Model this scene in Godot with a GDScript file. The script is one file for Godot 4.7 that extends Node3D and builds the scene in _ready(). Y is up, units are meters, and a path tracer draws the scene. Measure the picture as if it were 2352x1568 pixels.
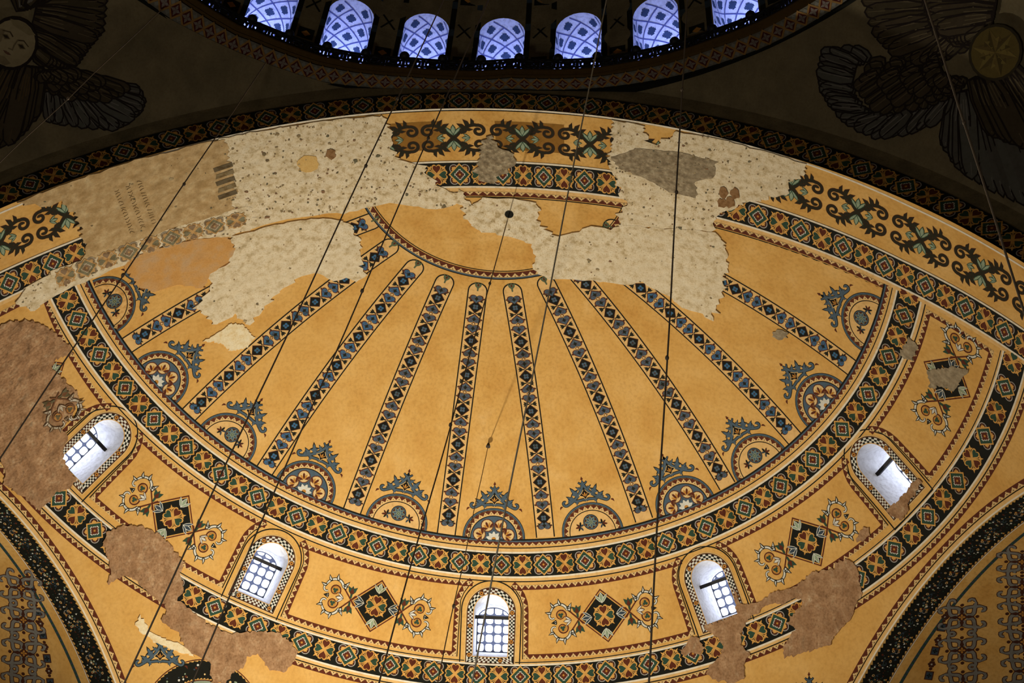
extends Node3D
# A painted semidome seen steeply from below, with the windowed base of the great dome above it. Metres, y up; the semidome's centre is the origin.

const R := 15.5
const FACE_Z := 0.137           # the nave face of the arch, in radii
const PEND_C := Vector3(0, 0, 0.967 * R)
const PEND_R := 1.365 * R
const DOME_C := Vector3(-0.012 * R, 1.06 * R, 0.967 * R)
const EX_AZ := [-65.0, 62.7]
const EX_D := 0.805
const EX_R := 0.593
const WIN := [[-62.6, 45.6, 3.05], [-32.5, 45.25, 2.8], [-0.35, 44.95, 3.0], [31.3, 45.2, 2.85], [62.1, 45.7, 2.95]]   # azimuth, elevation of the centre, half height in degrees

class Flat:                     # a painted motif in its own plane: vertices, layer, colour
	var v := PackedVector2Array()
	var l := PackedFloat32Array()
	var c := PackedColorArray()
	var i := PackedInt32Array()

class Solid:                    # a mesh in space
	var v := PackedVector3Array()
	var n := PackedVector3Array()
	var c := PackedColorArray()
	var i := PackedInt32Array()
	func mesh() -> ArrayMesh:
		for k in range(0, i.size(), 3):      # front faces run clockwise about the normal
			if (v[i[k + 1]] - v[i[k]]).cross(v[i[k + 2]] - v[i[k]]).dot(n[i[k]] + n[i[k + 1]] + n[i[k + 2]]) > 0.0:
				var t := i[k + 1]
				i[k + 1] = i[k + 2]
				i[k + 2] = t
		var a := []
		a.resize(Mesh.ARRAY_MAX)
		a[Mesh.ARRAY_VERTEX] = v
		a[Mesh.ARRAY_NORMAL] = n
		a[Mesh.ARRAY_COLOR] = c
		a[Mesh.ARRAY_INDEX] = i
		var m := ArrayMesh.new()
		m.add_surface_from_arrays(Mesh.PRIMITIVE_TRIANGLES, a)
		return m

var M := {}                     # materials
var K := {}                     # paint colours, linear
var rng := RandomNumberGenerator.new()
var semidome: MeshInstance3D
var pendentive: MeshInstance3D


func _ready() -> void:
	rng.seed = 7
	# camera
	var cam := Camera3D.new()
	cam.name = "camera"
	cam.transform = Transform3D(Basis(Vector3(0.9965056, 0.0763712, -0.0338233), Vector3(-0.0242831, 0.6523465, 0.7575317), Vector3(0.0799182, -0.7540633, 0.6519215)), Vector3(4.240868, -21.290566, 26.779719))
	cam.fov = 20.6387
	cam.near = 0.5
	cam.far = 300.0
	add_child(cam)
	cam.current = true
	# the air outside is not seen; daylight comes through the windows as their own light
	var we := WorldEnvironment.new()
	we.name = "environment"
	var e := Environment.new()
	e.background_mode = Environment.BG_COLOR
	e.background_color = Color(0, 0, 0)
	e.tonemap_mode = Environment.TONE_MAPPER_LINEAR
	e.tonemap_exposure = 1.25
	e.sdfgi_enabled = true
	e.ssao_enabled = true
	e.ssil_enabled = true
	we.environment = e
	add_child(we)
	# floodlights on the ledge at the foot of the semidome, then an added front fill
	flood("unseen_flood", Vector3(-0.22, 0.08, -0.70) * R, Vector3(-0.06, 1.0, 0.25) * R, 150.0, 80.0)
	flood("unseen_flood", Vector3(0.24, 0.08, -0.70) * R, Vector3(0.06, 1.0, 0.25) * R, 24.0, 80.0)
	flood("unseen_flood", Vector3(0.05, -0.35, 0.10) * R, Vector3(-0.02, 0.75, -0.62) * R, 38.0, 40.0)  # added front fill to lighten the backlit cables, no lamp stands here
	# unseen fill light added in the nave to lift the dark pendentives and dome
	var nave := OmniLight3D.new()
	nave.name = "nave_fill"
	nave.position = Vector3(-0.30, -1.0, 1.1) * R
	nave.light_color = Color(1.0, 0.98, 0.95)
	nave.light_energy = 66.0
	nave.omni_range = 90.0
	nave.omni_attenuation = 2.0
	nave.light_size = 1.0
	nave.shadow_enabled = true
	add_child(nave)

	make_materials()
	build_semidome_shell()
	build_pendentives()
	build_exedrae()
	build_nave_walls()
	build_great_dome()
	for k in WIN.size():
		build_window(k)
	paint_rings()
	paint_arch()
	paint_ribs()
	paint_lunettes()
	paint_panels()
	paint_exedrae()
	paint_seraphs()
	lay_patches()
	hang_cables()


func flood(called: String, at: Vector3, aim: Vector3, energy: float, angle: float) -> void:
	var s := SpotLight3D.new()
	s.name = called
	s.light_color = Color(1.0, 0.975, 0.92)
	s.light_energy = energy
	s.spot_range = 80.0
	s.spot_attenuation = 2.0
	s.spot_angle = angle
	s.spot_angle_attenuation = 1.0
	s.light_size = 0.25
	s.shadow_enabled = true
	add_child(s, true)
	s.look_at_from_position(at, aim, Vector3(0, 0, 1))


# ---------------------------------------------------------------- materials

func hexc(h: String) -> Color:
	return Color(h).srgb_to_linear()


func noise_tex(freq: float, octaves: int, stops: Array, size := 512, seed_ := 1, kind := FastNoiseLite.TYPE_SIMPLEX_SMOOTH) -> NoiseTexture2D:
	var n := FastNoiseLite.new()
	n.noise_type = kind
	n.frequency = freq
	n.fractal_octaves = octaves
	n.fractal_lacunarity = 2.1
	n.fractal_gain = 0.55
	n.seed = seed_
	var t := NoiseTexture2D.new()
	t.width = size
	t.height = size
	t.seamless = true
	t.seamless_blend_skirt = 0.3
	var g := Gradient.new()
	var off := PackedFloat32Array()
	var cs := PackedColorArray()
	for s in stops:
		off.append(s[0])
		cs.append(Color(s[1]))
	g.offsets = off
	g.colors = cs
	t.color_ramp = g
	t.noise = n
	return t


func normal_tex(freq: float, octaves: int, strength: float, seed_ := 1) -> NoiseTexture2D:
	var n := FastNoiseLite.new()
	n.noise_type = FastNoiseLite.TYPE_SIMPLEX_SMOOTH
	n.frequency = freq
	n.fractal_octaves = octaves
	n.seed = seed_
	var t := NoiseTexture2D.new()
	t.width = 512
	t.height = 512
	t.seamless = true
	t.as_normal_map = true
	t.bump_strength = strength
	t.noise = n
	return t


func surface(albedo: Texture2D, period: float, detail: Texture2D = null, detail_period := 1.0, normal: Texture2D = null, nscale := 0.6) -> StandardMaterial3D:
	var m := StandardMaterial3D.new()
	m.albedo_texture = albedo
	m.roughness = 0.85
	m.metallic_specular = 0.3
	m.uv1_triplanar = true
	m.uv1_world_triplanar = true
	m.uv1_scale = Vector3.ONE / period
	if detail:
		m.detail_enabled = true
		m.detail_blend_mode = BaseMaterial3D.BLEND_MODE_MUL
		m.detail_albedo = detail
		m.detail_uv_layer = BaseMaterial3D.DETAIL_UV_2
		m.uv2_triplanar = true
		m.uv2_world_triplanar = true
		m.uv2_scale = Vector3.ONE / detail_period
	if normal:
		m.normal_enabled = true
		m.normal_texture = normal
		m.normal_scale = nscale
	return m


func plain(c: String, rough := 0.8, metal := 0.0) -> StandardMaterial3D:
	var m := StandardMaterial3D.new()
	m.albedo_color = Color(c)
	m.roughness = rough
	m.metallic = metal
	return m


func make_materials() -> void:
	for a in [["ochre", "d6a154"], ["pale", "e2b674"], ["line", "e8dcc4"], ["black", "1f1c1a"], ["green", "2f4a38"], ["brown", "5e2d16"], ["dark", "33190f"], ["cream", "dfbd80"], ["grey", "a9a59c"], ["blue", "4f606c"],
			["bright_blue", "3f688a"], ["slate", "394650"], ["leaf", "2c2a1c"], ["sage", "94a488"], ["white", "d9d6c8"], ["bud", "22261c"], ["gold", "c0863a"], ["ink", "1a1712"], ["umber", "4b2a16"], ["navy", "20233a"]]:
		K[a[0]] = hexc(a[1])
	var speck := noise_tex(0.05, 4, [[0.0, "e0dbd2"], [0.45, "f8f6f1"], [0.6, "ffffff"], [1.0, "f2eee6"]], 512, 11)
	var cloud := noise_tex(0.012, 5, [[0.0, "c78e40"], [0.35, "d5a152"], [0.55, "dcaa5c"], [0.8, "e3b46a"], [1.0, "ebc484"]], 1024, 3)
	M.ochre = surface(cloud, 14.0, speck, 3.1)
	M.paint = surface(noise_tex(0.03, 4, [[0.0, "cfc8bc"], [0.5, "fbf8f2"], [1.0, "ffffff"]], 512, 21), 2.7)
	M.paint.vertex_color_use_as_albedo = true
	M.worn = surface(noise_tex(0.02, 5, [[0.0, "b09a78"], [0.42, "d8c8ac"], [0.5, "f6efe2"], [1.0, "ffffff"]], 512, 23), 1.9)
	M.worn.vertex_color_use_as_albedo = true
	var rough := normal_tex(0.03, 5, 6.0, 31)
	M.pale = surface(noise_tex(0.025, 6, [[0.0, "9a8458"], [0.28, "c2ab80"], [0.42, "dac6a0"], [0.6, "e2d0ac"], [1.0, "eadcbe"]], 1024, 41), 6.0, noise_tex(0.06, 4, [[0.0, "b0a488"], [0.25, "ece6d8"], [0.45, "ffffff"], [1.0, "ffffff"]], 512, 43), 1.6, rough, 0.3)
	M.tan = surface(noise_tex(0.02, 6, [[0.0, "967848"], [0.4, "b49464"], [0.65, "c6a878"], [1.0, "dcc69a"]], 1024, 51), 6.0, speck, 1.3, rough, 0.4)
	M.grey = surface(noise_tex(0.03, 6, [[0.0, "6a5a42"], [0.4, "8d7c60"], [0.65, "a39274"], [1.0, "c8b898"]], 512, 53), 3.0, speck, 1.3, rough, 0.8)
	M.mud = surface(noise_tex(0.02, 6, [[0.0, "7c5a3c"], [0.35, "98724e"], [0.55, "ab845e"], [0.72, "b8936c"], [0.84, "ceb48e"], [1.0, "e4d4b4"]], 1024, 61), 7.0, noise_tex(0.05, 5, [[0.0, "8c7a66"], [0.4, "e4ddd2"], [0.6, "ffffff"], [1.0, "ffffff"]], 512, 63), 1.7, rough, 1.2)
	M.cream = surface(noise_tex(0.03, 5, [[0.0, "d0a868"], [0.45, "ecd8ac"], [1.0, "f2e6c8"]], 512, 71), 3.0, speck, 1.3)
	M.spot = surface(noise_tex(0.03, 5, [[0.0, "d4a85e"], [1.0, "e0bc78"]], 512, 73), 3.0, speck, 1.3)
	M.stain = surface(noise_tex(0.02, 5, [[0.0, "bc8644"], [0.45, "cf9a56"], [0.7, "c8a070"], [1.0, "b89c74"]], 512, 75), 5.0, speck, 1.3)
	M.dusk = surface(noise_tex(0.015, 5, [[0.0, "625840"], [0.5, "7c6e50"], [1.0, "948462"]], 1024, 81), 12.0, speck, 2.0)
	M.white = surface(noise_tex(0.03, 5, [[0.0, "b9b4ac"], [0.5, "e4e2de"], [1.0, "efeeea"]], 512, 91), 2.0, null, 1.0, rough, 0.4)
	M.iron = plain("16161a", 0.6, 0.4)
	M.grille = plain("262a36", 0.7)
	M.beam = plain("1c1712", 0.8)
	M.cable = plain("7d6e5c", 0.7)
	M.rope = plain("d8cdb2", 0.9)
	M.stone = surface(noise_tex(0.03, 5, [[0.0, "3c2c18"], [1.0, "5a4426"]], 512, 93), 3.0)
	M.glass = plain("ffffff", 0.3)
	M.glass.emission_enabled = true
	M.glass.emission = Color(0.86, 0.9, 1.0)
	M.glass.emission_energy_multiplier = 1.3
	M.dome_glass = plain("ffffff", 0.3)
	M.dome_glass.emission_enabled = true
	M.dome_glass.emission = Color(0.72, 0.78, 1.0)
	M.dome_glass.emission_energy_multiplier = 1.8


# ---------------------------------------------------------------- objects

func put(called: String, mesh: Mesh, mat: Material, parent: Node, at := Transform3D.IDENTITY, label := "") -> MeshInstance3D:
	var o := MeshInstance3D.new()
	o.name = called
	o.mesh = mesh
	o.material_override = mat
	o.transform = at
	if label:
		o.set_meta("label", label)
	parent.add_child(o, true)
	return o


func tag(o: Node, label: String, category: String, kind := "", group := "") -> void:
	o.set_meta("label", label)
	o.set_meta("category", category)
	if kind:
		o.set_meta("kind", kind)
	if group:
		o.set_meta("group", group)


func sph(az: float, el: float) -> Vector3:        # degrees to a unit vector; azimuth 0 looks down -z
	var a := deg_to_rad(az)
	var b := deg_to_rad(el)
	return Vector3(cos(b) * sin(a), sin(b), -cos(b) * cos(a))


func frame(az: float, el: float, r := R) -> Transform3D:  # right, up, inward, on the semidome
	var a := deg_to_rad(az)
	var b := deg_to_rad(el)
	var p := sph(az, el)
	return Transform3D(Basis(Vector3(cos(a), 0, sin(a)), Vector3(-sin(b) * sin(a), cos(b), sin(b) * cos(a)), -p), p * r)


func arch_frame(th: float, z: float) -> Transform3D:      # th degrees from the crown, z in radii
	var t := deg_to_rad(th)
	var r := sqrt(1.0 - minf(z, 0.0) * minf(z, 0.0)) * R
	return Transform3D(Basis(Vector3(cos(t), -sin(t), 0), Vector3(0, 0, 1), Vector3(-sin(t), -cos(t), 0)), Vector3(sin(t) * r, cos(t) * r, z * R))


func arch_pt(th: float, z: float, off := 0.0) -> Vector3:
	var t := deg_to_rad(th)
	var r := sqrt(1.0 - minf(z, 0.0) * minf(z, 0.0))
	var d := Vector3(sin(t) * r, cos(t) * r, minf(z, 0.0))
	return d * (R - off) + Vector3(0, 0, maxf(z, 0.0) * R)


func lerp_table(tab: Array, x: float) -> float:
	for k in range(1, tab.size()):
		if x <= tab[k][0] or k == tab.size() - 1:
			return tab[k - 1][1] + (x - tab[k - 1][0]) * (tab[k][1] - tab[k - 1][1]) / (tab[k][0] - tab[k - 1][0])
	return x


func ring_lift(az: float) -> float:               # the rings are not quite level
	var x := az / 90.0
	return (((-1.545 * x + 0.943) * x + 1.169) * x - 0.604) * x - 0.081


# ---------------------------------------------------------------- drawing in a plane

func poly(a: Flat, pts: PackedVector2Array, c: Color, layer: float) -> void:
	var idx := Geometry2D.triangulate_polygon(pts)
	var b := a.v.size()
	for p in pts:
		a.v.append(p)
		a.l.append(layer)
		a.c.append(c)
	for k in range(0, idx.size(), 3):
		var p := pts[idx[k]]
		var q := pts[idx[k + 1]]
		var r := pts[idx[k + 2]]
		var ccw := (q - p).cross(r - p) > 0.0
		a.i.append(b + idx[k])
		a.i.append(b + idx[k + (2 if ccw else 1)])
		a.i.append(b + idx[k + (1 if ccw else 2)])


func quad(a: Flat, p0: Vector2, p1: Vector2, p2: Vector2, p3: Vector2, c: Color, layer: float) -> void:
	var b := a.v.size()
	for p in [p0, p1, p2, p3]:
		a.v.append(p)
		a.l.append(layer)
		a.c.append(c)
	if (p1 - p0).cross(p2 - p0) > 0.0:
		a.i.append_array(PackedInt32Array([b, b + 2, b + 1, b, b + 3, b + 2]))
	else:
		a.i.append_array(PackedInt32Array([b, b + 1, b + 2, b, b + 2, b + 3]))


func stroke(a: Flat, pts: PackedVector2Array, w0: float, w1: float, c: Color, layer: float, closed := false) -> void:
	var n := pts.size()
	if n < 2:
		return
	var lefts := PackedVector2Array()
	var rights := PackedVector2Array()
	for k in n:
		var before := pts[(k - 1 + n) % n] if closed or k > 0 else pts[k]
		var after := pts[(k + 1) % n] if closed or k < n - 1 else pts[k]
		var d1 := (pts[k] - before).normalized()
		var d2 := (after - pts[k]).normalized()
		var d := (d1 + d2).normalized()
		if d == Vector2.ZERO:
			d = d1
		var half := 0.5 * lerpf(w0, w1, float(k) / maxf(1.0, n - 1.0))
		var mitre := clampf(1.0 / maxf(0.5, d.dot(d2 if d2 != Vector2.ZERO else d1)), 1.0, 1.6)
		var s := Vector2(-d.y, d.x) * half * mitre
		lefts.append(pts[k] + s)
		rights.append(pts[k] - s)
	for k in (n if closed else n - 1):
		var j := (k + 1) % n
		quad(a, rights[k], lefts[k], lefts[j], rights[j], c, layer)


func sector(a: Flat, o: Vector2, r0: float, r1: float, a0: float, a1: float, c: Color, layer: float, na := 16, nr := 1) -> void:
	var b := a.v.size()
	for j in nr + 1:
		var r := lerpf(r0, r1, float(j) / nr)
		for k in na + 1:
			var t := deg_to_rad(lerpf(a0, a1, float(k) / na))
			a.v.append(o + Vector2(cos(t), sin(t)) * r)
			a.l.append(layer)
			a.c.append(c)
	for j in nr:
		for k in na:
			var p := b + j * (na + 1) + k
			a.i.append_array(PackedInt32Array([p, p + na + 2, p + na + 1, p, p + 1, p + na + 2]))


func disc(a: Flat, o: Vector2, r: float, c: Color, layer: float, na := 14) -> void:
	sector(a, o, 0.0, r, 0, 360, c, layer, na)


func outlined(a: Flat, pts: PackedVector2Array, fill: Color, edge: Color, w: float, layer: float) -> void:
	poly(a, pts, fill, layer)
	stroke(a, pts, w, w, edge, layer + 1.0, true)


func bez(p0: Vector2, p1: Vector2, p2: Vector2, p3: Vector2, n := 8) -> PackedVector2Array:
	var out := PackedVector2Array()
	for k in n + 1:
		out.append(p0.bezier_interpolate(p1, p2, p3, float(k) / n))
	return out


func spiral(o: Vector2, r0: float, r1: float, a0: float, a1: float, n := 16) -> PackedVector2Array:
	var out := PackedVector2Array()
	for k in n + 1:
		var f := float(k) / n
		var t := deg_to_rad(lerpf(a0, a1, f))
		out.append(o + Vector2(cos(t), sin(t)) * lerpf(r0, r1, f))
	return out


func xf(pts: PackedVector2Array, turn: float, scale_: float, off: Vector2) -> PackedVector2Array:
	var out := PackedVector2Array()
	for p in pts:
		out.append(p.rotated(deg_to_rad(turn)) * scale_ + off)
	return out


func mirror(pts: PackedVector2Array) -> PackedVector2Array:      # the half on the right, from bottom to top, made whole
	var out := pts.duplicate()
	for k in range(pts.size() - 1, -1, -1):
		if absf(pts[k].x) > 0.0001:
			out.append(Vector2(-pts[k].x, pts[k].y))
	return out


func flipx(pts: PackedVector2Array) -> PackedVector2Array:
	var out := PackedVector2Array()
	for p in pts:
		out.append(Vector2(-p.x, p.y))
	return out


func flipy(pts: PackedVector2Array) -> PackedVector2Array:
	var out := PackedVector2Array()
	for p in pts:
		out.append(Vector2(p.x, -p.y))
	return out


func V2(list: Array) -> PackedVector2Array:
	var out := PackedVector2Array()
	for k in range(0, list.size(), 2):
		out.append(Vector2(list[k], list[k + 1]))
	return out


func merge(a: Flat, b: Flat, turn: float, scale_: float, off: Vector2, lift := 0.0, flip := false) -> void:
	var at := a.v.size()
	for k in b.v.size():
		var p := b.v[k]
		if flip:
			p.x = -p.x
		a.v.append(p.rotated(deg_to_rad(turn)) * scale_ + off)
		a.l.append(b.l[k] + lift)
		a.c.append(b.c[k])
	for k in range(0, b.i.size(), 3):
		a.i.append(at + b.i[k])
		a.i.append(at + b.i[k + (2 if flip else 1)])
		a.i.append(at + b.i[k + (1 if flip else 2)])


# splits long triangles so that the paint follows the curve of the wall
func refined(a: Flat, longest: float) -> Flat:
	var o := Flat.new()
	o.v = a.v.duplicate()
	o.l = a.l.duplicate()
	o.c = a.c.duplicate()
	var todo := a.i.duplicate()
	while todo.size():
		var t := todo.slice(todo.size() - 3)
		todo.resize(todo.size() - 3)
		var best := 0
		var most := 0.0
		for k in 3:
			var w := o.v[t[k]].distance_squared_to(o.v[t[(k + 1) % 3]])
			if w > most:
				most = w
				best = k
		if most <= longest * longest:
			o.i.append_array(t)
			continue
		var p := t[best]
		var q := t[(best + 1) % 3]
		var r := t[(best + 2) % 3]
		var m := o.v.size()
		o.v.append((o.v[p] + o.v[q]) / 2.0)
		o.l.append((o.l[p] + o.l[q]) / 2.0)
		o.c.append(o.c[p].lerp(o.c[q], 0.5))
		todo.append_array(PackedInt32Array([p, m, r, m, q, r]))
	return o


# Lays a motif on a curved wall: "sphere" and "barrel" of radius rho, "flat", or "ring" at elevation e0 of the semidome.
func bake(a: Flat, how: String, rho := R, e0 := 0.0, base := 0.004, fade := 0.0, fade_to := Color.WHITE) -> ArrayMesh:
	var s := Solid.new()
	if how != "flat":
		a = refined(a, 0.17)
	var el0 := deg_to_rad(e0)
	var inv := frame(0, e0).affine_inverse() if how == "ring" else Transform3D.IDENTITY
	for k in a.v.size():
		var p := a.v[k]
		var off := base + a.l[k] * 0.0012
		var q: Vector3
		var n: Vector3
		if how == "sphere":
			var d := Vector3(p.x, p.y, -rho).normalized()
			q = d * (rho - off) + Vector3(0, 0, rho)
			n = -d
		elif how == "barrel":
			var t := p.x / rho
			q = Vector3(sin(t) * (rho - off), p.y, rho - cos(t) * (rho - off))
			n = Vector3(-sin(t), 0, cos(t))
		elif how == "ring":
			var el := el0 + p.y / R
			var az := p.x / (R * cos(el))
			var d := Vector3(cos(el) * sin(az), sin(el), -cos(el) * cos(az))
			q = inv * (d * (R - off))
			n = inv.basis * -d
		else:
			q = Vector3(p.x, p.y, off)
			n = Vector3(0, 0, 1)
		s.v.append(q)
		s.n.append(n)
		s.c.append(a.c[k].lerp(fade_to, fade))
	s.i = a.i
	return s.mesh()


# ---------------------------------------------------------------- drawing along a line on a wall

func path(pts: PackedVector3Array, norms: PackedVector3Array, centre = null, rho := 0.0, closed := false) -> Dictionary:
	var d := {"p": pts, "n": norms, "l": PackedVector3Array(), "t": PackedVector3Array(), "s": PackedFloat32Array(), "c": centre, "r": rho}
	var s := 0.0
	for k in pts.size():
		var n := pts.size()
		var a := pts[maxi(k - 1, 0)]
		var b := pts[mini(k + 1, n - 1)]
		if closed and k == 0:
			a = pts[n - 2]
		if closed and k == n - 1:
			b = pts[1]
		var t := (b - a).normalized()
		if k > 0:
			s += pts[k].distance_to(pts[k - 1])
		d.t.append(t)
		d.l.append(norms[k].cross(t).normalized())
		d.s.append(s)
	return d


func on(d: Dictionary, q: Vector3, n: Vector3, off: float) -> Vector3:
	if d.c == null:
		return q + n * off
	return d.c + (q - d.c).normalized() * (d.r - off)


func strip(s: Solid, d: Dictionary, t0: float, t1: float, c: Color, off: float) -> void:
	var rows := maxi(1, int(ceil(absf(t1 - t0) / 0.17)))
	var last: int = d.p.size()
	for j in rows:
		var b := s.v.size()
		for k in last:
			for t in [lerpf(t0, t1, float(j) / rows), lerpf(t0, t1, float(j + 1) / rows)]:
				s.v.append(on(d, d.p[k] + d.l[k] * t, d.n[k], off))
				s.n.append(d.n[k])
				s.c.append(c)
		for k in last - 1:
			var p := b + 2 * k
			s.i.append_array(PackedInt32Array([p, p + 1, p + 3, p, p + 3, p + 2]))


# repeats the motif, whose cell is centred on x = 0, along the line
func stamp(s: Solid, d: Dictionary, a: Flat, pitch: float, t0: float, base := 0.0045, from := 0.0, to := -1.0, up := 1.0) -> void:
	var total: float = d.s[d.s.size() - 1] if to < 0.0 else to
	var n := int(round((total - from) / pitch))
	if n < 1:
		return
	var step := (total - from) / n
	var seg := 0
	for k in n:
		var at := from + (k + 0.5) * step
		var b := s.v.size()
		for j in a.v.size():
			var sv := at + a.v[j].x * step / pitch
			while seg < d.s.size() - 2 and d.s[seg + 1] < sv:
				seg += 1
			while seg > 0 and d.s[seg] > sv:
				seg -= 1
			var f: float = (sv - d.s[seg]) / maxf(0.00001, d.s[seg + 1] - d.s[seg])
			var nn: Vector3 = d.n[seg].lerp(d.n[seg + 1], f).normalized()
			s.v.append(on(d, d.p[seg].lerp(d.p[seg + 1], f) + d.l[seg].lerp(d.l[seg + 1], f) * (t0 + a.v[j].y * up), nn, base + a.l[j] * 0.0012))
			s.n.append(nn)
			s.c.append(a.c[j])
		for j in range(0, a.i.size(), 3):
			s.i.append(b + a.i[j])
			s.i.append(b + a.i[j + (1 if up > 0.0 else 2)])
			s.i.append(b + a.i[j + (2 if up > 0.0 else 1)])


func ring_path(el: float, az0: float, az1: float, lift := 1.0) -> Dictionary:
	var p := PackedVector3Array()
	var n := PackedVector3Array()
	var steps := int(absf(az1 - az0))
	for k in steps + 1:
		var az := lerpf(az0, az1, float(k) / steps)
		var q := sph(az, el + lift * ring_lift(az))
		p.append(q * R)
		n.append(-q)
	return path(p, n, Vector3.ZERO, R)


func azel_path(list: PackedVector2Array, closed := false) -> Dictionary:
	var p := PackedVector3Array()
	var n := PackedVector3Array()
	var pts := list.duplicate()
	if closed:
		pts.append(list[0])
	for k in pts.size() - 1:
		var span := sph(pts[k].x, pts[k].y).distance_to(sph(pts[k + 1].x, pts[k + 1].y)) * R
		var m := maxi(1, int(span / 0.35))
		for j in m:
			var w := pts[k].lerp(pts[k + 1], float(j) / m)
			p.append(sph(w.x, w.y) * R)
			n.append(-sph(w.x, w.y))
	p.append(sph(pts[-1].x, pts[-1].y) * R)
	n.append(-sph(pts[-1].x, pts[-1].y))
	return path(p, n, Vector3.ZERO, R, closed)


func arch_path(z: float, th0: float, th1: float) -> Dictionary:
	var p := PackedVector3Array()
	var n := PackedVector3Array()
	var steps := int(absf(th1 - th0))
	for k in steps + 1:
		var th := lerpf(th0, th1, float(k) / steps)
		var f := arch_frame(th, z + arch_lift(th))
		p.append(f.origin)
		n.append(f.basis.z)
	return path(p, n)


func arch_lift(th: float) -> float:
	return 0.005 - 0.011 * minf(1.0, (th / 38.0) * (th / 38.0))


# one step of the crenellated border: brown ground, cream stepped pyramid on the edge t = 0, a small dark chevron
func step_cell(w: float, p: float) -> Flat:
	var a := Flat.new()
	quad(a, Vector2(-p / 2, w * 0.08), Vector2(p / 2, w * 0.08), Vector2(p / 2, w), Vector2(-p / 2, w), K.brown, 0)
	quad(a, Vector2(-p / 2, 0), Vector2(p / 2, 0), Vector2(p / 2, w * 0.08), Vector2(-p / 2, w * 0.08), K.cream, 0)
	poly(a, V2([-p * 0.36, w * 0.06, p * 0.36, w * 0.06, p * 0.36, w * 0.30, p * 0.23, w * 0.30, p * 0.23, w * 0.50, p * 0.09, w * 0.50, p * 0.09, w * 0.74, -p * 0.09, w * 0.74, -p * 0.09, w * 0.50, -p * 0.23, w * 0.50, -p * 0.23, w * 0.30, -p * 0.36, w * 0.30]), K.cream, 1)
	poly(a, V2([-p * 0.10, w * 0.12, p * 0.10, w * 0.12, p * 0.07, w * 0.26, 0, w * 0.32, -p * 0.07, w * 0.26]), K.umber, 2)
	return a


# ---------------------------------------------------------------- shells

func clipped_sphere(centre: Vector3, rho: float, az0: float, az1: float, el0: float, el1: float, step: float, holes: Array, to_dir: Callable, inward := true) -> ArrayMesh:
	var s := Solid.new()
	var boxes := []
	for h in holes:
		var bb := Rect2(h[0], Vector2.ZERO)
		for p in h:
			bb = bb.expand(p)
		boxes.append(bb)
	var na := int(round((az1 - az0) / step))
	var ne := int(round((el1 - el0) / step))
	for j in ne:
		for k in na:
			var x0 := az0 + k * (az1 - az0) / na
			var x1 := az0 + (k + 1) * (az1 - az0) / na
			var y0 := el0 + j * (el1 - el0) / ne
			var y1 := el0 + (j + 1) * (el1 - el0) / ne
			var cell := PackedVector2Array([Vector2(x0, y0), Vector2(x1, y0), Vector2(x1, y1), Vector2(x0, y1)])
			var parts := [cell]
			for h in holes.size():
				if boxes[h].intersects(Rect2(x0, y0, x1 - x0, y1 - y0), true):
					var next := []
					for part in parts:
						for piece in Geometry2D.clip_polygons(part, holes[h]):
							if not Geometry2D.is_polygon_clockwise(piece):
								next.append(piece)
					parts = next
			for part in parts:
				var idx := Geometry2D.triangulate_polygon(part)
				var b := s.v.size()
				for p in part:
					var d: Vector3 = to_dir.call(p.x, p.y)
					s.v.append(centre + d * rho)
					s.n.append(-d if inward else d)
					s.c.append(Color.WHITE)
				for t in range(0, idx.size(), 3):
					var ccw: bool = (part[idx[t + 1]] - part[idx[t]]).cross(part[idx[t + 2]] - part[idx[t]]) > 0.0
					s.i.append(b + idx[t])
					s.i.append(b + idx[t + (2 if ccw else 1)])
					s.i.append(b + idx[t + (1 if ccw else 2)])
	return s.mesh()


func window_outline(hx: float, hy: float, n := 12) -> PackedVector2Array:   # an arched opening about its centre
	var out := PackedVector2Array([Vector2(-hx, -hy), Vector2(hx, -hy)])
	for k in n + 1:
		var t := PI * k / n
		out.append(Vector2(cos(t) * hx, hy - hx + sin(t) * hx))
	return out


func window_hole(k: int) -> PackedVector2Array:
	var f := frame(WIN[k][0], WIN[k][1])
	var out := PackedVector2Array()
	for p in window_outline(0.0297 * R, deg_to_rad(WIN[k][2]) * R):
		var q := (f * Vector3(p.x, p.y, 0)).normalized()
		out.append(Vector2(rad_to_deg(atan2(q.x, -q.z)), rad_to_deg(asin(q.y))))
	return out


func ex_pt(side: int, phi: float, rho: float, d: float) -> Vector3:
	var a := deg_to_rad(EX_AZ[side])
	var t := deg_to_rad(phi)
	return (Vector3(sin(a), 0, -cos(a)) * d + (Vector3.UP * cos(t) + Vector3(cos(a), 0, sin(a)) * sin(t)) * rho) * R


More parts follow.
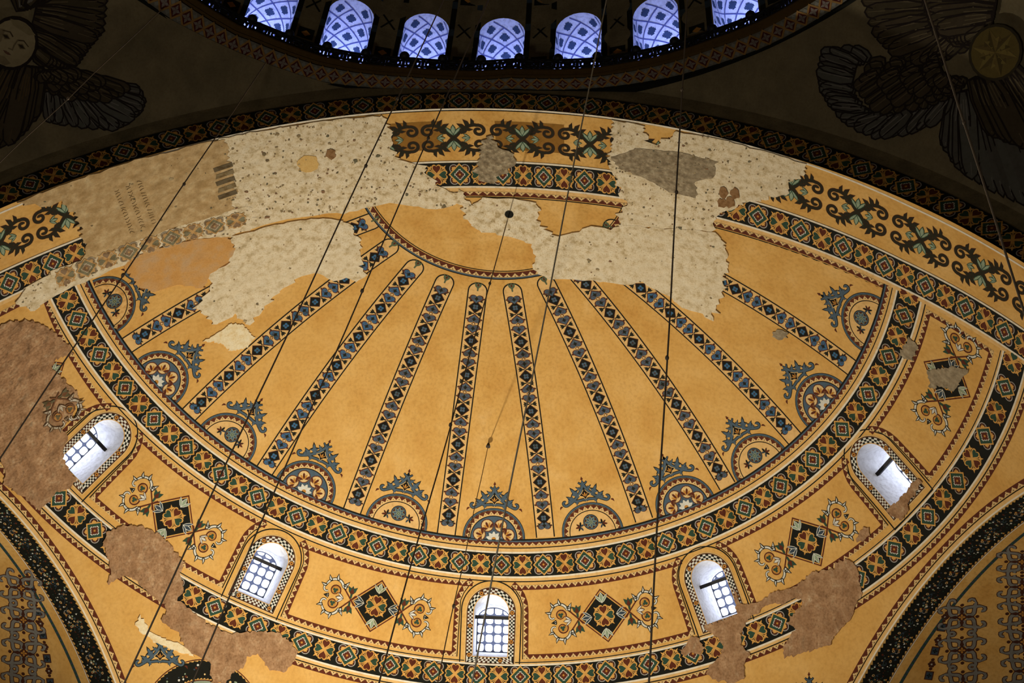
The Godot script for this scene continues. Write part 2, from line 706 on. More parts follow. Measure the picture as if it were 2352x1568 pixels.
func build_semidome_shell() -> void:
	var holes := []
	for k in WIN.size():
		holes.append(window_hole(k))
	for side in 2:
		var h := PackedVector2Array()
		for phi in range(-96, 97, 3):
			var q := ex_pt(side, phi, EX_R, EX_D).normalized()
			h.append(Vector2(clampf(rad_to_deg(atan2(q.x, -q.z)), -100, 100), rad_to_deg(asin(q.y))))
		holes.append(h)
	semidome = put("ceiling", clipped_sphere(Vector3.ZERO, R, -90, 90, 8, 90, 1.0, holes, sph), M.ochre, self)
	tag(semidome, "ochre painted semidome with radiating ribs, patches of bare plaster and arched windows", "ceiling", "structure")
	# the barrel of the arch in front of it
	var s := Solid.new()
	var p := PackedVector3Array()
	var n := PackedVector3Array()
	for th in range(-82, 83, 1):
		p.append(arch_pt(th, 0.0))
		n.append(arch_frame(th, 0).basis.z)
	strip(s, path(p, n), 0.0, FACE_Z * R, Color.WHITE, 0.0)
	put("arch_soffit", s.mesh(), M.ochre, semidome)
	# the outer skin that closes the vault
	var skin := clipped_sphere(Vector3.ZERO, R * 1.12, -90, 90, 52, 90, 6.0, [], sph, false)
	put("outer_shell", skin, M.stone, semidome)


func build_pendentives() -> void:
	var s := Solid.new()
	var cols := []
	var rows := 26
	for phi in range(-90, 91, 2):
		var f := absf(cos(deg_to_rad(phi)))
		var g := absf(sin(deg_to_rad(phi)))
		var low := 0.02
		for lim in [[f, 0.83], [g, 0.83]]:
			if lim[0] > 0.01:
				var w: float = lim[1] / lim[0]
				if w < 1.365:
					low = maxf(low, sqrt(1.365 * 1.365 - w * w))
		low = minf(low, 1.055)
		for j in rows + 1:
			var y := lerpf(low, 1.0595, float(j) / rows)
			var w := sqrt(1.365 * 1.365 - y * y)
			var d := Vector3(w * sin(deg_to_rad(phi)), y, -w * cos(deg_to_rad(phi)))
			s.v.append(PEND_C + d * R)
			s.n.append(-d.normalized())
			s.c.append(Color.WHITE)
	for k in 90:
		for j in rows:
			var p := k * (rows + 1) + j
			s.i.append_array(PackedInt32Array([p, p + 1, p + rows + 2, p, p + rows + 2, p + rows + 1]))
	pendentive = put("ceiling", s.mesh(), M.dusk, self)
	tag(pendentive, "dark brown pendentives with winged seraphs between the great arch and dome ring", "ceiling", "structure")
	# the nave face of the great arch
	var a := Solid.new()
	var p3 := PackedVector3Array()
	var n3 := PackedVector3Array()
	for th in range(-82, 83, 1):
		var t := deg_to_rad(th)
		p3.append(Vector3(sin(t) * R, cos(t) * R, FACE_Z * R))
		n3.append(Vector3(0, 0, 1))
	for k in p3.size():                        # the face runs up to the pendentives, and under the cornice at the crown
		var th := deg_to_rad(k - 82.0)
		var rim: float = minf(1.0840, 1.058 / maxf(0.05, cos(th)))
		for w in [1.0, (1.0 + rim) / 2.0, rim]:
			a.v.append(Vector3(sin(th) * w * R, cos(th) * w * R, FACE_Z * R))
			a.n.append(Vector3(0, 0, 1))
			a.c.append(Color.WHITE)
	for k in p3.size() - 1:
		for j in 2:
			var q := k * 3 + j
			a.i.append_array(PackedInt32Array([q, q + 1, q + 4, q, q + 4, q + 3]))
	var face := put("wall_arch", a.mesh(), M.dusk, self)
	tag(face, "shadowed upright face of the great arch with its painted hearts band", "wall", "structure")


func build_nave_walls() -> void:         # plain side walls beyond the great arches
	for side in [-1.0, 1.0]:
		var s := Solid.new()
		box(s, Vector3(side * 1.10 - 0.02, -2.6, 0.14) * R, Vector3(side * 1.10 + 0.02, 1.12, 2.4) * R)
		var w := put("wall_left" if side < 0.0 else "wall_right", s.mesh(), M.dusk, self)
		tag(w, "dim plain nave wall beyond the %s pendentive" % ("left" if side < 0.0 else "right"), "wall", "structure")


func build_exedrae() -> void:
	for side in 2:
		var a := deg_to_rad(EX_AZ[side])
		var ax := Vector3(sin(a), 0, -cos(a))
		var tr := Vector3(cos(a), 0, sin(a))
		var c := ax * 0.851 * R
		var dir := func(x: float, y: float) -> Vector3:
			return (Vector3.UP * cos(deg_to_rad(x)) + tr * sin(deg_to_rad(x))) * cos(deg_to_rad(y)) + ax * sin(deg_to_rad(y))
		var o := put("ceiling", clipped_sphere(c, EX_R * R, -94, 94, 0, 90, 1.3, [], dir), M.ochre, self)
		tag(o, ["ochre half dome of the exedra at lower left with grey arabesques", "ochre half dome of the exedra at lower right, half in shade"][side], "ceiling", "structure")
		var s := Solid.new()
		var p := PackedVector3Array()
		var n := PackedVector3Array()
		for phi in range(-94, 95, 2):
			p.append(ex_pt(side, phi, EX_R, EX_D))
			n.append(-(Vector3.UP * cos(deg_to_rad(phi)) + tr * sin(deg_to_rad(phi))))
		var d := path(p, n)
		strip(s, d, -0.046 * R, 0.0, Color.WHITE, 0.0)
		put("arch_soffit", s.mesh(), M.ochre, o)


# ---------------------------------------------------------------- the great dome above

func ring_r(phi: float) -> float:
	return lerp_table([[-60, 0.846], [-37, 0.850], [-27, 0.868], [-18, 0.862], [-8, 0.842], [3, 0.831], [12, 0.845], [20, 0.856], [30, 0.864], [60, 0.858]], clampf(phi, -60, 60))


func inset_k(phi: float) -> float:
	return lerp_table([[-60, 1.1], [-25, 1.15], [-14, 0.75], [0, 0.55], [12, 0.58], [25, 0.85], [60, 0.9]], clampf(phi, -60, 60))


func dome_pt(phi: float, r: float, y: float) -> Vector3:
	var t := deg_to_rad(phi)
	return Vector3(DOME_C.x + sin(t) * r * R, y * R, DOME_C.z - cos(t) * r * R)


func revolve(s: Solid, prof: Array, phi0: int, phi1: int, step: int, c: Color) -> void:   # prof: inset from the ring, height
	for k in prof.size() - 1:
		var b := s.v.size()
		var cnt := 0
		for phi in range(phi0, phi1 + 1, step):
			var p := dome_pt(phi, ring_r(phi) - prof[k][0] * inset_k(phi), prof[k][1])
			var q := dome_pt(phi, ring_r(phi) - prof[k + 1][0] * inset_k(phi), prof[k + 1][1])
			var t := Vector3(cos(deg_to_rad(phi)), 0, sin(deg_to_rad(phi)))
			var n := t.cross(q - p).normalized()
			for w in [p, q]:
				s.v.append(w)
				s.n.append(n)
				s.c.append(c)
			cnt += 1
		for j in cnt - 1:
			var p := b + 2 * j
			s.i.append_array(PackedInt32Array([p, p + 1, p + 3, p, p + 3, p + 2]))


const DOME_W := [-41.0, -32.5, -24.2, -15.8, -7.4, 1.0, 9.5, 18.1, 27.0, 35.8]     # azimuths of the windows in view about the dome's axis
const DW_HX := 0.0375
const DW_BOT := 1.115
const DW_TOP := 1.277
const DW_R := 0.862


func build_great_dome() -> void:
	# shell with its window holes, on a sphere about the ring's centre
	var c := DOME_C
	var dir := func(x: float, y: float) -> Vector3:
		return sph(x, y)
	var holes := []
	for phi in DOME_W:
		var h := PackedVector2Array()
		for p in dome_outline():
			var q: Vector3 = sph(phi, 0) * sqrt(maxf(0.01, DW_R * DW_R - p.x * p.x - pow(p.y - 1.06, 2))) + Vector3(cos(deg_to_rad(phi)), 0, sin(deg_to_rad(phi))) * p.x + Vector3(0, p.y - 1.06, 0)
			h.append(Vector2(rad_to_deg(atan2(q.x, -q.z)), rad_to_deg(asin(q.y / DW_R))))
		holes.append(h)
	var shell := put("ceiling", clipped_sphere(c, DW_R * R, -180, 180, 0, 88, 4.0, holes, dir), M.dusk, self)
	tag(shell, "dark brown great dome above its ring of bright arched windows", "ceiling", "structure")
	# painted uprights between the windows
	for k in DOME_W.size() - 1:
		var mid: float = (DOME_W[k] + DOME_W[k + 1]) / 2.0
		var a := Flat.new()
		for side in [-1, 1]:
			for y in range(0, 30):
				quad(a, Vector2(side * 0.26, y * 0.25), Vector2(side * 0.40, y * 0.25), Vector2(side * 0.40, y * 0.25 + 0.25), Vector2(side * 0.26, y * 0.25 + 0.25), K.ink if (y * 7 + k) % 4 else K.slate, 0)
		for j in 6:
			var o := Vector2(0, 1.05 + j * 1.15)
			if j % 2 == 0:
				poly(a, V2([o.x - 0.2, o.y - 0.2, o.x + 0.2, o.y - 0.2, o.x + 0.2, o.y + 0.2, o.x - 0.2, o.y + 0.2]), K.ink, 0)
				poly(a, V2([o.x, o.y - 0.11, o.x + 0.12, o.y, o.x, o.y + 0.11, o.x - 0.12, o.y]), K.gold, 1)
			else:
				stroke(a, V2([o.x - 0.18, o.y - 0.24, o.x + 0.18, o.y + 0.24]), 0.05, 0.05, K.ink, 0)
				stroke(a, V2([o.x - 0.18, o.y + 0.24, o.x + 0.18, o.y - 0.24]), 0.05, 0.05, K.ink, 0)
		var f := frame(mid, 3.0, DW_R * R)
		f.origin += c
		put("painted_upright", bake(a, "sphere", DW_R * R, 0.0, 0.01), M.paint, shell, f)
	for k in DOME_W.size():
		build_dome_window(k)
	# cornice: a painted soffit, a deep hollow and a plain fascia
	var s := Solid.new()
	revolve(s, [[-0.055, 1.0598], [-0.004, 1.0592], [0.0, 1.0580], [0.002, 1.061]], -75, 75, 1, K.ink)
	revolve(s, [[0.002, 1.061], [0.0305, 1.066]], -75, 75, 1, hexc("6e6a5e"))
	revolve(s, [[0.0305, 1.066], [0.028, 1.069], [0.026, 1.072]], -75, 75, 1, K.ink)
	revolve(s, [[0.026, 1.072], [0.029, 1.073], [0.031, 1.076], [0.029, 1.079], [0.031, 1.082], [0.034, 1.087], [0.034, 1.09]], -75, 75, 1, hexc("59431f"))
	revolve(s, [[0.034, 1.09], [-0.03, 1.09]], -75, 75, 1, K.ink)
	var cornice := put("trim_1", s.mesh(), M.paint, self)
	tag(cornice, "round cornice under the great dome painted with a chain of small diamonds", "cornice", "structure")
	for m in range(-45, 46):
		var phi := m * 1.36 + 0.4
		var q := dome_pt(phi, ring_r(phi) - 0.002 * inset_k(phi), 1.061)
		var w := dome_pt(phi, ring_r(phi) - 0.0305 * inset_k(phi), 1.066)
		var up := (w - q).normalized()
		var right := (dome_pt(phi + 1, ring_r(phi + 1), 1.061) - dome_pt(phi - 1, ring_r(phi - 1), 1.061)).normalized()
		var nn := right.cross(up).normalized()
		put("diamond_motif", dome_diamond(), M.paint, cornice, Transform3D(Basis(right, up * (w - q).length() / 0.42, nn), (q + w) / 2.0))
	# iron gallery rail
	var rail := Node3D.new()
	rail.name = "gallery_railing"
	rail.position = dome_pt(0, 0.8, 1.09)
	add_child(rail)
	tag(rail, "black wrought iron gallery railing on the cornice below the dome windows", "railing")
	var bar := Solid.new()
	revolve(bar, [[0.0280, 1.1185], [0.0310, 1.1185], [0.0310, 1.1225], [0.0280, 1.1225], [0.0280, 1.1185]], -70, 70, 1, Color.WHITE)
	revolve(bar, [[0.0285, 1.0900], [0.0305, 1.0900], [0.0305, 1.0935], [0.0285, 1.0935], [0.0285, 1.0900]], -70, 70, 1, Color.WHITE)
	put("rail_bar", bar.mesh(), M.iron, rail, Transform3D(Basis.IDENTITY, -rail.position))
	var pm := rail_panel()
	var knob := SphereMesh.new()
	knob.radius = 0.13
	knob.height = 0.22
	knob.radial_segments = 10
	knob.rings = 5
	for k in range(-15, 16):
		var phi := k * 4.22 + 1.6
		var at := dome_pt(phi, ring_r(phi) - 0.0295 * inset_k(phi), 1.0915)
		var right := Vector3(cos(deg_to_rad(phi)), 0, sin(deg_to_rad(phi)))
		var slope := (dome_pt(phi + 1.5, ring_r(phi + 1.5) - 0.0295 * inset_k(phi + 1.5), 1.09) - dome_pt(phi - 1.5, ring_r(phi - 1.5) - 0.0295 * inset_k(phi - 1.5), 1.09)).normalized()
		right = slope
		put("rail_panel", pm, M.iron, rail, Transform3D(Basis(right, Vector3.UP, right.cross(Vector3.UP)), at - rail.position))
		put("rail_knob", knob, M.iron, rail, Transform3D(Basis.IDENTITY, at + Vector3(0, 0.53, 0) - right * 0.48 - rail.position))


func tube_ring(s: Solid, o: Vector3, r: float, thick: float, squash := 1.0) -> void:
	var n := 16
	var b := s.v.size()
	for k in n + 1:
		var t := TAU * k / n
		var d := Vector3(cos(t), sin(t) * squash, 0)
		for j in 5:
			var u := TAU * j / 4.0 + PI / 4.0
			s.v.append(o + d * (r + cos(u) * thick) + Vector3(0, 0, sin(u) * thick))
			s.n.append((d * cos(u) + Vector3(0, 0, sin(u))).normalized())
			s.c.append(Color.WHITE)
	for k in n:
		for j in 4:
			var p := b + k * 5 + j
			s.i.append_array(PackedInt32Array([p, p + 1, p + 6, p, p + 6, p + 5]))


func box(s: Solid, lo: Vector3, hi: Vector3, c := Color.WHITE, at := Transform3D.IDENTITY) -> void:
	var m := (lo + hi) / 2.0
	var h := (hi - lo) / 2.0
	for ax in 3:
		for sg in [-1.0, 1.0]:
			var n := Vector3.ZERO
			n[ax] = sg
			var u := Vector3.ZERO
			u[(ax + 1) % 3] = 1.0
			var w := Vector3.ZERO
			w[(ax + 2) % 3] = sg
			var b := s.v.size()
			for k in [[-1, -1], [1, -1], [1, 1], [-1, 1]]:
				s.v.append(at * (m + (n + u * k[0] + w * k[1]) * h))
				s.n.append((at.basis * n).normalized())
				s.c.append(c)
			s.i.append_array(PackedInt32Array([b, b + 2, b + 1, b, b + 3, b + 2]))


func rail_panel() -> ArrayMesh:
	var s := Solid.new()
	for x in [-0.47, 0.0]:
		box(s, Vector3(x - 0.035, 0, -0.03), Vector3(x + 0.035, 0.45, 0.03))
	for x in [-0.235, 0.235]:
		tube_ring(s, Vector3(x, 0.235, 0), 0.165, 0.035)
		tube_ring(s, Vector3(x, 0.235, 0), 0.07, 0.03)
		for sx in [-1, 1]:
			for sy in [-1, 1]:
				tube_ring(s, Vector3(x + sx * 0.165, 0.235 + sy * 0.165, 0), 0.06, 0.026)
				box(s, Vector3(-0.02, -0.02, -0.02), Vector3(0.16, 0.02, 0.02), Color.WHITE, Transform3D(Basis(Vector3(0, 0, 1), atan2(sy, sx)), Vector3(x, 0.235, 0)))
	return s.mesh()


var _dd: ArrayMesh
func dome_diamond() -> ArrayMesh:
	if _dd == null:
		var a := Flat.new()
		var h := 0.205
		var w := 0.165
		stroke(a, V2([0, -h, w, 0, 0, h, -w, 0]), 0.045, 0.045, hexc("94703f"), 1, true)
		poly(a, V2([0, -h, w, 0, 0, h, -w, 0]), hexc("4c1c14"), 0)
		for k in 4:
			poly(a, xf(V2([0, 0, 0.04, 0.05, 0, 0.13, -0.04, 0.05]), 90 * k, 1.0, Vector2.ZERO), hexc("7c7068"), 2)
		for sy in [-1, 1]:
			poly(a, V2([w * 0.62, sy * 0.12, w, sy * 0.06, w * 1.35, sy * 0.12, w, sy * 0.19]), hexc("7c7a70"), 1)
		_dd = bake(a, "flat", R, 0, 0.006)
	return _dd


func dome_outline(n := 14) -> PackedVector2Array:      # in radii: x across, y height
	var out := PackedVector2Array([Vector2(-DW_HX, DW_BOT), Vector2(DW_HX, DW_BOT)])
	for k in n + 1:
		var t := PI * k / n
		out.append(Vector2(cos(t) * DW_HX, DW_TOP - DW_HX + sin(t) * DW_HX))
	return out


func build_dome_window(k: int) -> void:
	var phi: float = DOME_W[k]
	var ax := sph(phi, 0)
	var tr := Vector3(cos(deg_to_rad(phi)), 0, sin(deg_to_rad(phi)))
	var root := Node3D.new()
	root.name = "window_%d" % (k + 6)
	root.position = DOME_C + ax * 0.862 * R + Vector3(0, (DW_BOT - 1.06) * R, 0)
	add_child(root)
	tag(root, "arched dome window with blue lattice painted reveal, " + ["further round the railing past the left edge", "out of sight past the left edge", "first along the railing, cut by the top edge, panes showing at its foot", "second along the railing from the left", "third from the left, crossed by a long cable", "fourth from the left, lowest in the middle", "fifth from the left, right of the lowest one", "sixth from the left, crossed by the grey rope", "seventh and last, cut by the top edge at right", "out of sight past the right edge"][k], "window", "structure")
	var inv := -root.position
	var o := dome_outline()
	var depth := 0.105
	var front := PackedVector3Array()
	var back := PackedVector3Array()
	for p in o:
		var s0 := sqrt(DW_R * DW_R - p.x * p.x - pow(p.y - 1.06, 2))
		front.append(DOME_C + (ax * s0 + tr * p.x + Vector3(0, p.y - 1.06, 0)) * R + inv)
		back.append(DOME_C + (ax * (DW_R + depth) + tr * p.x + Vector3(0, p.y - 1.06, 0)) * R + inv)
	var s := Solid.new()
	var n := o.size()
	for j in n:
		var j2 := (j + 1) % n
		var nn := Vector2(o[j].y - o[j2].y, o[j2].x - o[j].x).normalized()
		var n3 := tr * nn.x + Vector3.UP * nn.y
		var b := s.v.size()
		for w in [front[j], back[j], back[j2], front[j2]]:
			s.v.append(w)
			s.n.append(n3)
			s.c.append(Color.WHITE)
		s.i.append_array(PackedInt32Array([b, b + 2, b + 1, b, b + 3, b + 2]))
	put("reveal", s.mesh(), M.white, root)
	# lattice and stepped crosses painted on the reveal, unrolled from the right sill over the arch to the left sill
	var len_side := DW_TOP - DW_HX - DW_BOT
	var total := (2.0 * len_side + PI * DW_HX) * R
	var roll := func(u: float, d: float, off: float) -> Array:
		var x: float
		var y: float
		var nx: float
		var ny: float
		var a := len_side * R
		if u < a:
			x = DW_HX; y = DW_BOT + u / R; nx = -1.0; ny = 0.0
		elif u > total - a:
			x = -DW_HX; y = DW_BOT + (total - u) / R; nx = 1.0; ny = 0.0
		else:
			var t := (u - a) / (DW_HX * R)
			x = cos(t) * DW_HX; y = DW_TOP - DW_HX + sin(t) * DW_HX; nx = -cos(t); ny = -sin(t)
		var s0 := sqrt(DW_R * DW_R - x * x - pow(y - 1.06, 2)) * R
		var far := (DW_R + depth) * R
		var q: Vector3 = DOME_C + ax * (far - d) + (tr * x + Vector3(0, y - 1.06, 0)) * R + (tr * nx + Vector3.UP * ny) * off + inv
		return [q, tr * nx + Vector3.UP * ny, far - d > s0 + 0.01]
	var flat := Flat.new()
	var blue := hexc("5f6694")
	var cross := hexc("3d4d63")
	var pu := total / 8.0
	var pd := 0.56
	for j in range(-1, 9):
		for m in range(0, 7):
			var shift := (m % 2) * 0.5
			var ctr := Vector2((j + 0.5 + shift) * pu, (m + 0.35) * pd * 0.5)
			if ctr.x < 0.05 or ctr.x > total - 0.05:
				continue
			var q := V2([1, .3, .72, .3, .72, .6, .42, .6, .42, 1, -.42, 1, -.42, .6, -.72, .6, -.72, .3, -1, .3, -1, -.3, -.72, -.3, -.72, -.6, -.42, -.6, -.42, -1, .42, -1, .42, -.6, .72, -.6, .72, -.3, 1, -.3])
			var sc := PackedVector2Array()
			for w in q:
				sc.append(ctr + w * Vector2(0.13, 0.115))
			poly(flat, sc, cross, 0)
			for sd in [-1, 1]:
				var line := PackedVector2Array()
				for t in 5:
					line.append(ctr + Vector2(-pu * 0.5 + pu * 0.5 * t / 4.0, sd * pd * 0.5 * t / 4.0))
				stroke(flat, line, 0.03, 0.03, blue, 1)
	var lat := Solid.new()
	for j in range(0, flat.i.size(), 3):
		var okay := true
		for t in 3:
			var w := flat.v[flat.i[j + t]]
			if w.x < 0.0 or w.x > total or w.y < 0.0 or not (roll.call(w.x, w.y, 0.0)[2]):
				okay = false
		if okay:
			for t in 3:
				var w := flat.v[flat.i[j + t]]
				var r: Array = roll.call(w.x, w.y, 0.008 + flat.l[flat.i[j + t]] * 0.004)
				lat.i.append(lat.v.size())
				lat.v.append(r[0])
				lat.n.append(r[1])
				lat.c.append(flat.c[flat.i[j + t]])
	put("painted_lattice", lat.mesh(), M.paint, root)
	# glazing: rows of round headed panes in a plaster grille
	var g := Solid.new()
	var pane := Solid.new()
	var pw := 2.0 * DW_HX * R / 4.0
	var plate := Flat.new()
	poly(plate, xf(o, 0, R, Vector2.ZERO), Color.WHITE, 0)
	for j in plate.v.size():
		g.v.append(DOME_C + ax * (DW_R + depth - 0.001) * R + tr * plate.v[j].x + Vector3(0, plate.v[j].y - 1.06 * R, 0) + inv)
		g.n.append(-ax)
		g.c.append(Color.WHITE)
	g.i = plate.i
	put("grille", g.mesh(), M.grille, root)
	var inner := xf(o, 0, R, Vector2.ZERO)
	for shrunk in Geometry2D.offset_polygon(inner, -0.04):
		for cx in 4:
			for cy in 6:
				var x0 := -DW_HX * R + cx * pw + 0.025
				var y0 := DW_BOT * R + cy * 0.42 + 0.03
				var rr := rounded(Vector2(x0, y0), Vector2(x0 + pw - 0.05, y0 + 0.37), 0.09)
				for piece in Geometry2D.intersect_polygons(rr, shrunk):
					var fl := Flat.new()
					poly(fl, piece, Color.WHITE, 0)
					var at := Vector2(x0 + pw / 2.0, y0 + 0.2)
					var sm := Solid.new()
					for j in fl.v.size():
						sm.v.append(Vector3(fl.v[j].x - at.x, fl.v[j].y - at.y, 0))
						sm.n.append(Vector3(0, 0, 1))
						sm.c.append(Color.WHITE)
					sm.i = fl.i
					put("pane", sm.mesh(), M.dome_glass, root, Transform3D(Basis(tr, Vector3.UP, -ax), DOME_C + ax * (DW_R + depth - 0.002) * R + tr * at.x + Vector3(0, at.y - 1.06 * R, 0) + inv))
	day_light(root, Transform3D(Basis(-tr, Vector3.UP, ax), ax * (depth - 0.012) * R + Vector3(0, 1.2, 0)), Vector2(1.0, 2.2), 3.4, Color(0.52, 0.6, 1.0))


func day_light(root: Node3D, at: Transform3D, size: Vector2, energy: float, c: Color) -> void:
	var l := AreaLight3D.new()
	l.name = "daylight"
	l.area_size = size
	l.light_energy = energy
	l.light_color = c
	l.area_range = 40.0
	l.shadow_enabled = true
	root.add_child(l)
	l.transform = at


func rounded(lo: Vector2, hi: Vector2, r: float) -> PackedVector2Array:
	var out := PackedVector2Array()
	for c in [[hi.x - r, hi.y - r, 0], [lo.x + r, hi.y - r, 90], [lo.x + r, lo.y + r, 180], [hi.x - r, lo.y + r, 270]]:
		for k in 4:
			var t := deg_to_rad(c[2] + 30.0 * k)
			out.append(Vector2(c[0] + cos(t) * r, c[1] + sin(t) * r))
	return out


# ---------------------------------------------------------------- the five windows of the semidome

func build_window(k: int) -> void:
	var f := frame(WIN[k][0], WIN[k][1])
	var root := Node3D.new()
	root.name = "window_%d" % (k + 1)
	root.transform = f
	add_child(root)
	tag(root, ["arched window at far left between bare mud plaster and a painted panel, grille fully lit", "arched window above the large brown plaster loss, four panes wide", "arched window in the middle under the tall rib pair, straight ahead",
		"arched window with broken mud plaster under its right jamb", "arched window beside the panel at far right, only a sliver of grille showing"][k], "window", "structure")
	var hx := 0.0297 * R
	var hy := deg_to_rad(WIN[k][2]) * R
	var depth: float = [0.064, 0.060, 0.062, 0.074, 0.080][k] * R
	var o := window_outline(hx, hy)
	var front := PackedVector3Array()
	var back := PackedVector3Array()
	var end := PackedVector2Array()
	for p in o:
		var d := Vector3(p.x, p.y, -R).normalized()
		front.append(d * R + Vector3(0, 0, R))
		var y2 := -hy + (p.y + hy) * 0.74 + 0.02
		end.append(Vector2(p.x, y2))
		back.append(Vector3(p.x, y2, -depth))
	var s := Solid.new()
	var n := o.size()
	for j in n:
		var j2 := (j + 1) % n
		var nn := Vector2(o[j].y - o[j2].y, o[j2].x - o[j].x).normalized()
		var b := s.v.size()
		for w in [front[j], back[j], back[j2], front[j2]]:
			s.v.append(w)
			s.n.append(Vector3(nn.x, nn.y, 0))
			s.c.append(Color.WHITE)
		s.i.append_array(PackedInt32Array([b, b + 2, b + 1, b, b + 3, b + 2]))
	put("reveal", s.mesh(), M.white, root, Transform3D.IDENTITY, "white plastered reveal")
	var plate := Flat.new()
	poly(plate, end, Color.WHITE, 0)
	var g := Solid.new()
	for j in plate.v.size():
		g.v.append(Vector3(plate.v[j].x, plate.v[j].y, -depth + 0.004))
		g.n.append(Vector3(0, 0, 1))
		g.c.append(Color.WHITE)
	g.i = plate.i
	put("grille", g.mesh(), M.grille, root)
	var cols := 4
	var pw := 2.0 * hx / cols
	var ph := 0.245
	for shrunk in Geometry2D.offset_polygon(end, -0.03):
		for cy in 6:
			for cx in cols:
				var x0 := -hx + cx * pw
				var y0 := end[0].y + cy * ph
				for piece in Geometry2D.intersect_polygons(rounded(Vector2(x0 + 0.022, y0 + 0.026), Vector2(x0 + pw - 0.022, y0 + ph - 0.018), 0.06), shrunk):
					var fl := Flat.new()
					var at := Vector2(x0 + pw / 2, y0 + ph / 2)
					poly(fl, xf(piece, 0, 1.0, -at), Color.WHITE, 0)
					put("pane", bake(fl, "flat", R, 0, 0.0), M.glass, root, Transform3D(Basis.IDENTITY, Vector3(at.x, at.y, -depth + 0.012)))
	var beam := Solid.new()
	box(beam, Vector3(-hx - 0.05, hy * 0.16, -0.50), Vector3(hx + 0.05, hy * 0.16 + 0.09, -0.38))
	put("tie_beam", beam.mesh(), M.beam, root, Transform3D.IDENTITY, "dark timber tie beam")
	day_light(root, Transform3D(Basis.IDENTITY, Vector3(0, end[0].y + 0.62, -depth + 0.06)), Vector2(0.8, 1.1), 1.0, Color(0.8, 0.85, 1.0))
	# chequered surround painted round the opening
	var a := Flat.new()
	var mid := window_outline(hx + 0.02, hy + 0.02, 24)
	var rim := PackedVector2Array()
	for j in range(1, mid.size()):
		rim.append(mid[j])
	rim.append(mid[0])
	rim.append(mid[1])
	# walk the outline in squares
	var acc := 0.0
	var cell := 0.047
	var count := 0
	for j in rim.size() - 1:
		var p := rim[j]
		var q := rim[j + 1]
		var d := (q - p).normalized()
		var out := Vector2(d.y, -d.x)
		var m := maxi(1, int(round(p.distance_to(q) / cell)))
		for t in m:
			var u := p.lerp(q, float(t) / m)
			var w := p.lerp(q, float(t + 1) / m)
			var o1 := out
			for row in 3:
				var odd := (count + row) % 2 == 0
				var c: Color = (K.ink if (count / 7) % 2 == 0 else K.umber) if odd else K.white
				quad(a, spread(u, hx, hy, row * cell), spread(w, hx, hy, row * cell), spread(w, hx, hy, (row + 1) * cell), spread(u, hx, hy, (row + 1) * cell), c, 1)
			if count % 16 == 9:
				disc(a, spread(u, hx, hy, 0.07), 0.066, K.umber, 2, 12)
				disc(a, spread(u, hx, hy, 0.07), 0.05, K.gold, 3, 12)
				disc(a, spread(u, hx, hy, 0.07), 0.022, K.brown, 4, 8)
			count += 1
	var line := window_outline(hx + 0.175, hy + 0.175, 20)
	stroke(a, line, 0.022, 0.022, K.umber, 1, true)
	stroke(a, window_outline(hx + 0.20, hy + 0.20, 20), 0.02, 0.02, K.cream, 1, true)
	var arch_line := window_outline(hx + 0.33, hy + 0.36, 24)
	stroke(a, arch_line, 0.03, 0.03, K.ink, 1, true)
	put("painted_surround", bake(a, "sphere"), M.paint, root, Transform3D.IDENTITY, "black and white chequered painted surround with small roundels")


func spread(p: Vector2, hx: float, hy: float, by: float) -> Vector2:      # pushes a point of the opening's outline outwards
	var top := hy - hx
	if p.y > top:
		return Vector2(0, top) + (p - Vector2(0, top)).normalized() * (p.distance_to(Vector2(0, top)) + by)
	var q := p
	if absf(p.x) > hx:
		q.x += signf(p.x) * by
	else:
		q.x *= (absf(hx) + by) / hx
	if p.y < -hy:
		q.y -= by
	return q


# ---------------------------------------------------------------- motifs

func heart() -> PackedVector2Array:     # tip at the origin, lobes up, about 1 high
	var h := bez(Vector2(0, 0), Vector2(0.12, 0.22), Vector2(0.5, 0.42), Vector2(0.5, 0.70), 6)
	var g := bez(Vector2(0.5, 0.70), Vector2(0.5, 1.0), Vector2(0.12, 1.06), Vector2(0, 0.80), 6)
	g.remove_at(0)
	h.append_array(g)
	return mirror(h)


func quatrefoil(a: Flat, s: float, lift := 0.0) -> void:
	var outer := PackedVector2Array()
	var inner := PackedVector2Array()
	for p in heart():
		outer.append(Vector2(p.x * 0.86, p.y * 0.97))
		inner.append(Vector2(p.x * 0.66, 0.155 + p.y * 0.70))
	for k in 4:
		var t := 90 * k
		stroke(a, xf(V2([0, 0, 0.84 * s, 0]), 45 + t, 1.0, Vector2.ZERO), 0.07 * s, 0.07 * s, K.ochre, 1 + lift)
		poly(a, xf(V2([0.74, -0.04, 0.80, -0.17, 0.90, -0.26, 0.92, -0.09, 1.18, 0, 0.92, 0.09, 0.90, 0.26, 0.80, 0.17, 0.74, 0.04]), 45 + t, s, Vector2.ZERO), K.ochre, 2 + lift)
		poly(a, xf(outer, t, s, Vector2.ZERO), K.ochre, 1.5 + lift)
		poly(a, xf(inner, t, s, Vector2.ZERO), K.brown if k % 2 == 0 else K.green, 2.5 + lift)


func hearts_motif() -> Flat:
	var a := Flat.new()
	quatrefoil(a, 0.285)
	return a


func stair(r: float) -> PackedVector2Array:
	var q := [Vector2(1, .24), Vector2(.7, .24), Vector2(.7, .5), Vector2(.5, .5), Vector2(.5, .7), Vector2(.24, .7), Vector2(.24, 1)]
	var out := PackedVector2Array()
	for k in 4:
		for p in q:
			out.append(p.rotated(deg_to_rad(90 * k)) * r)
	return out


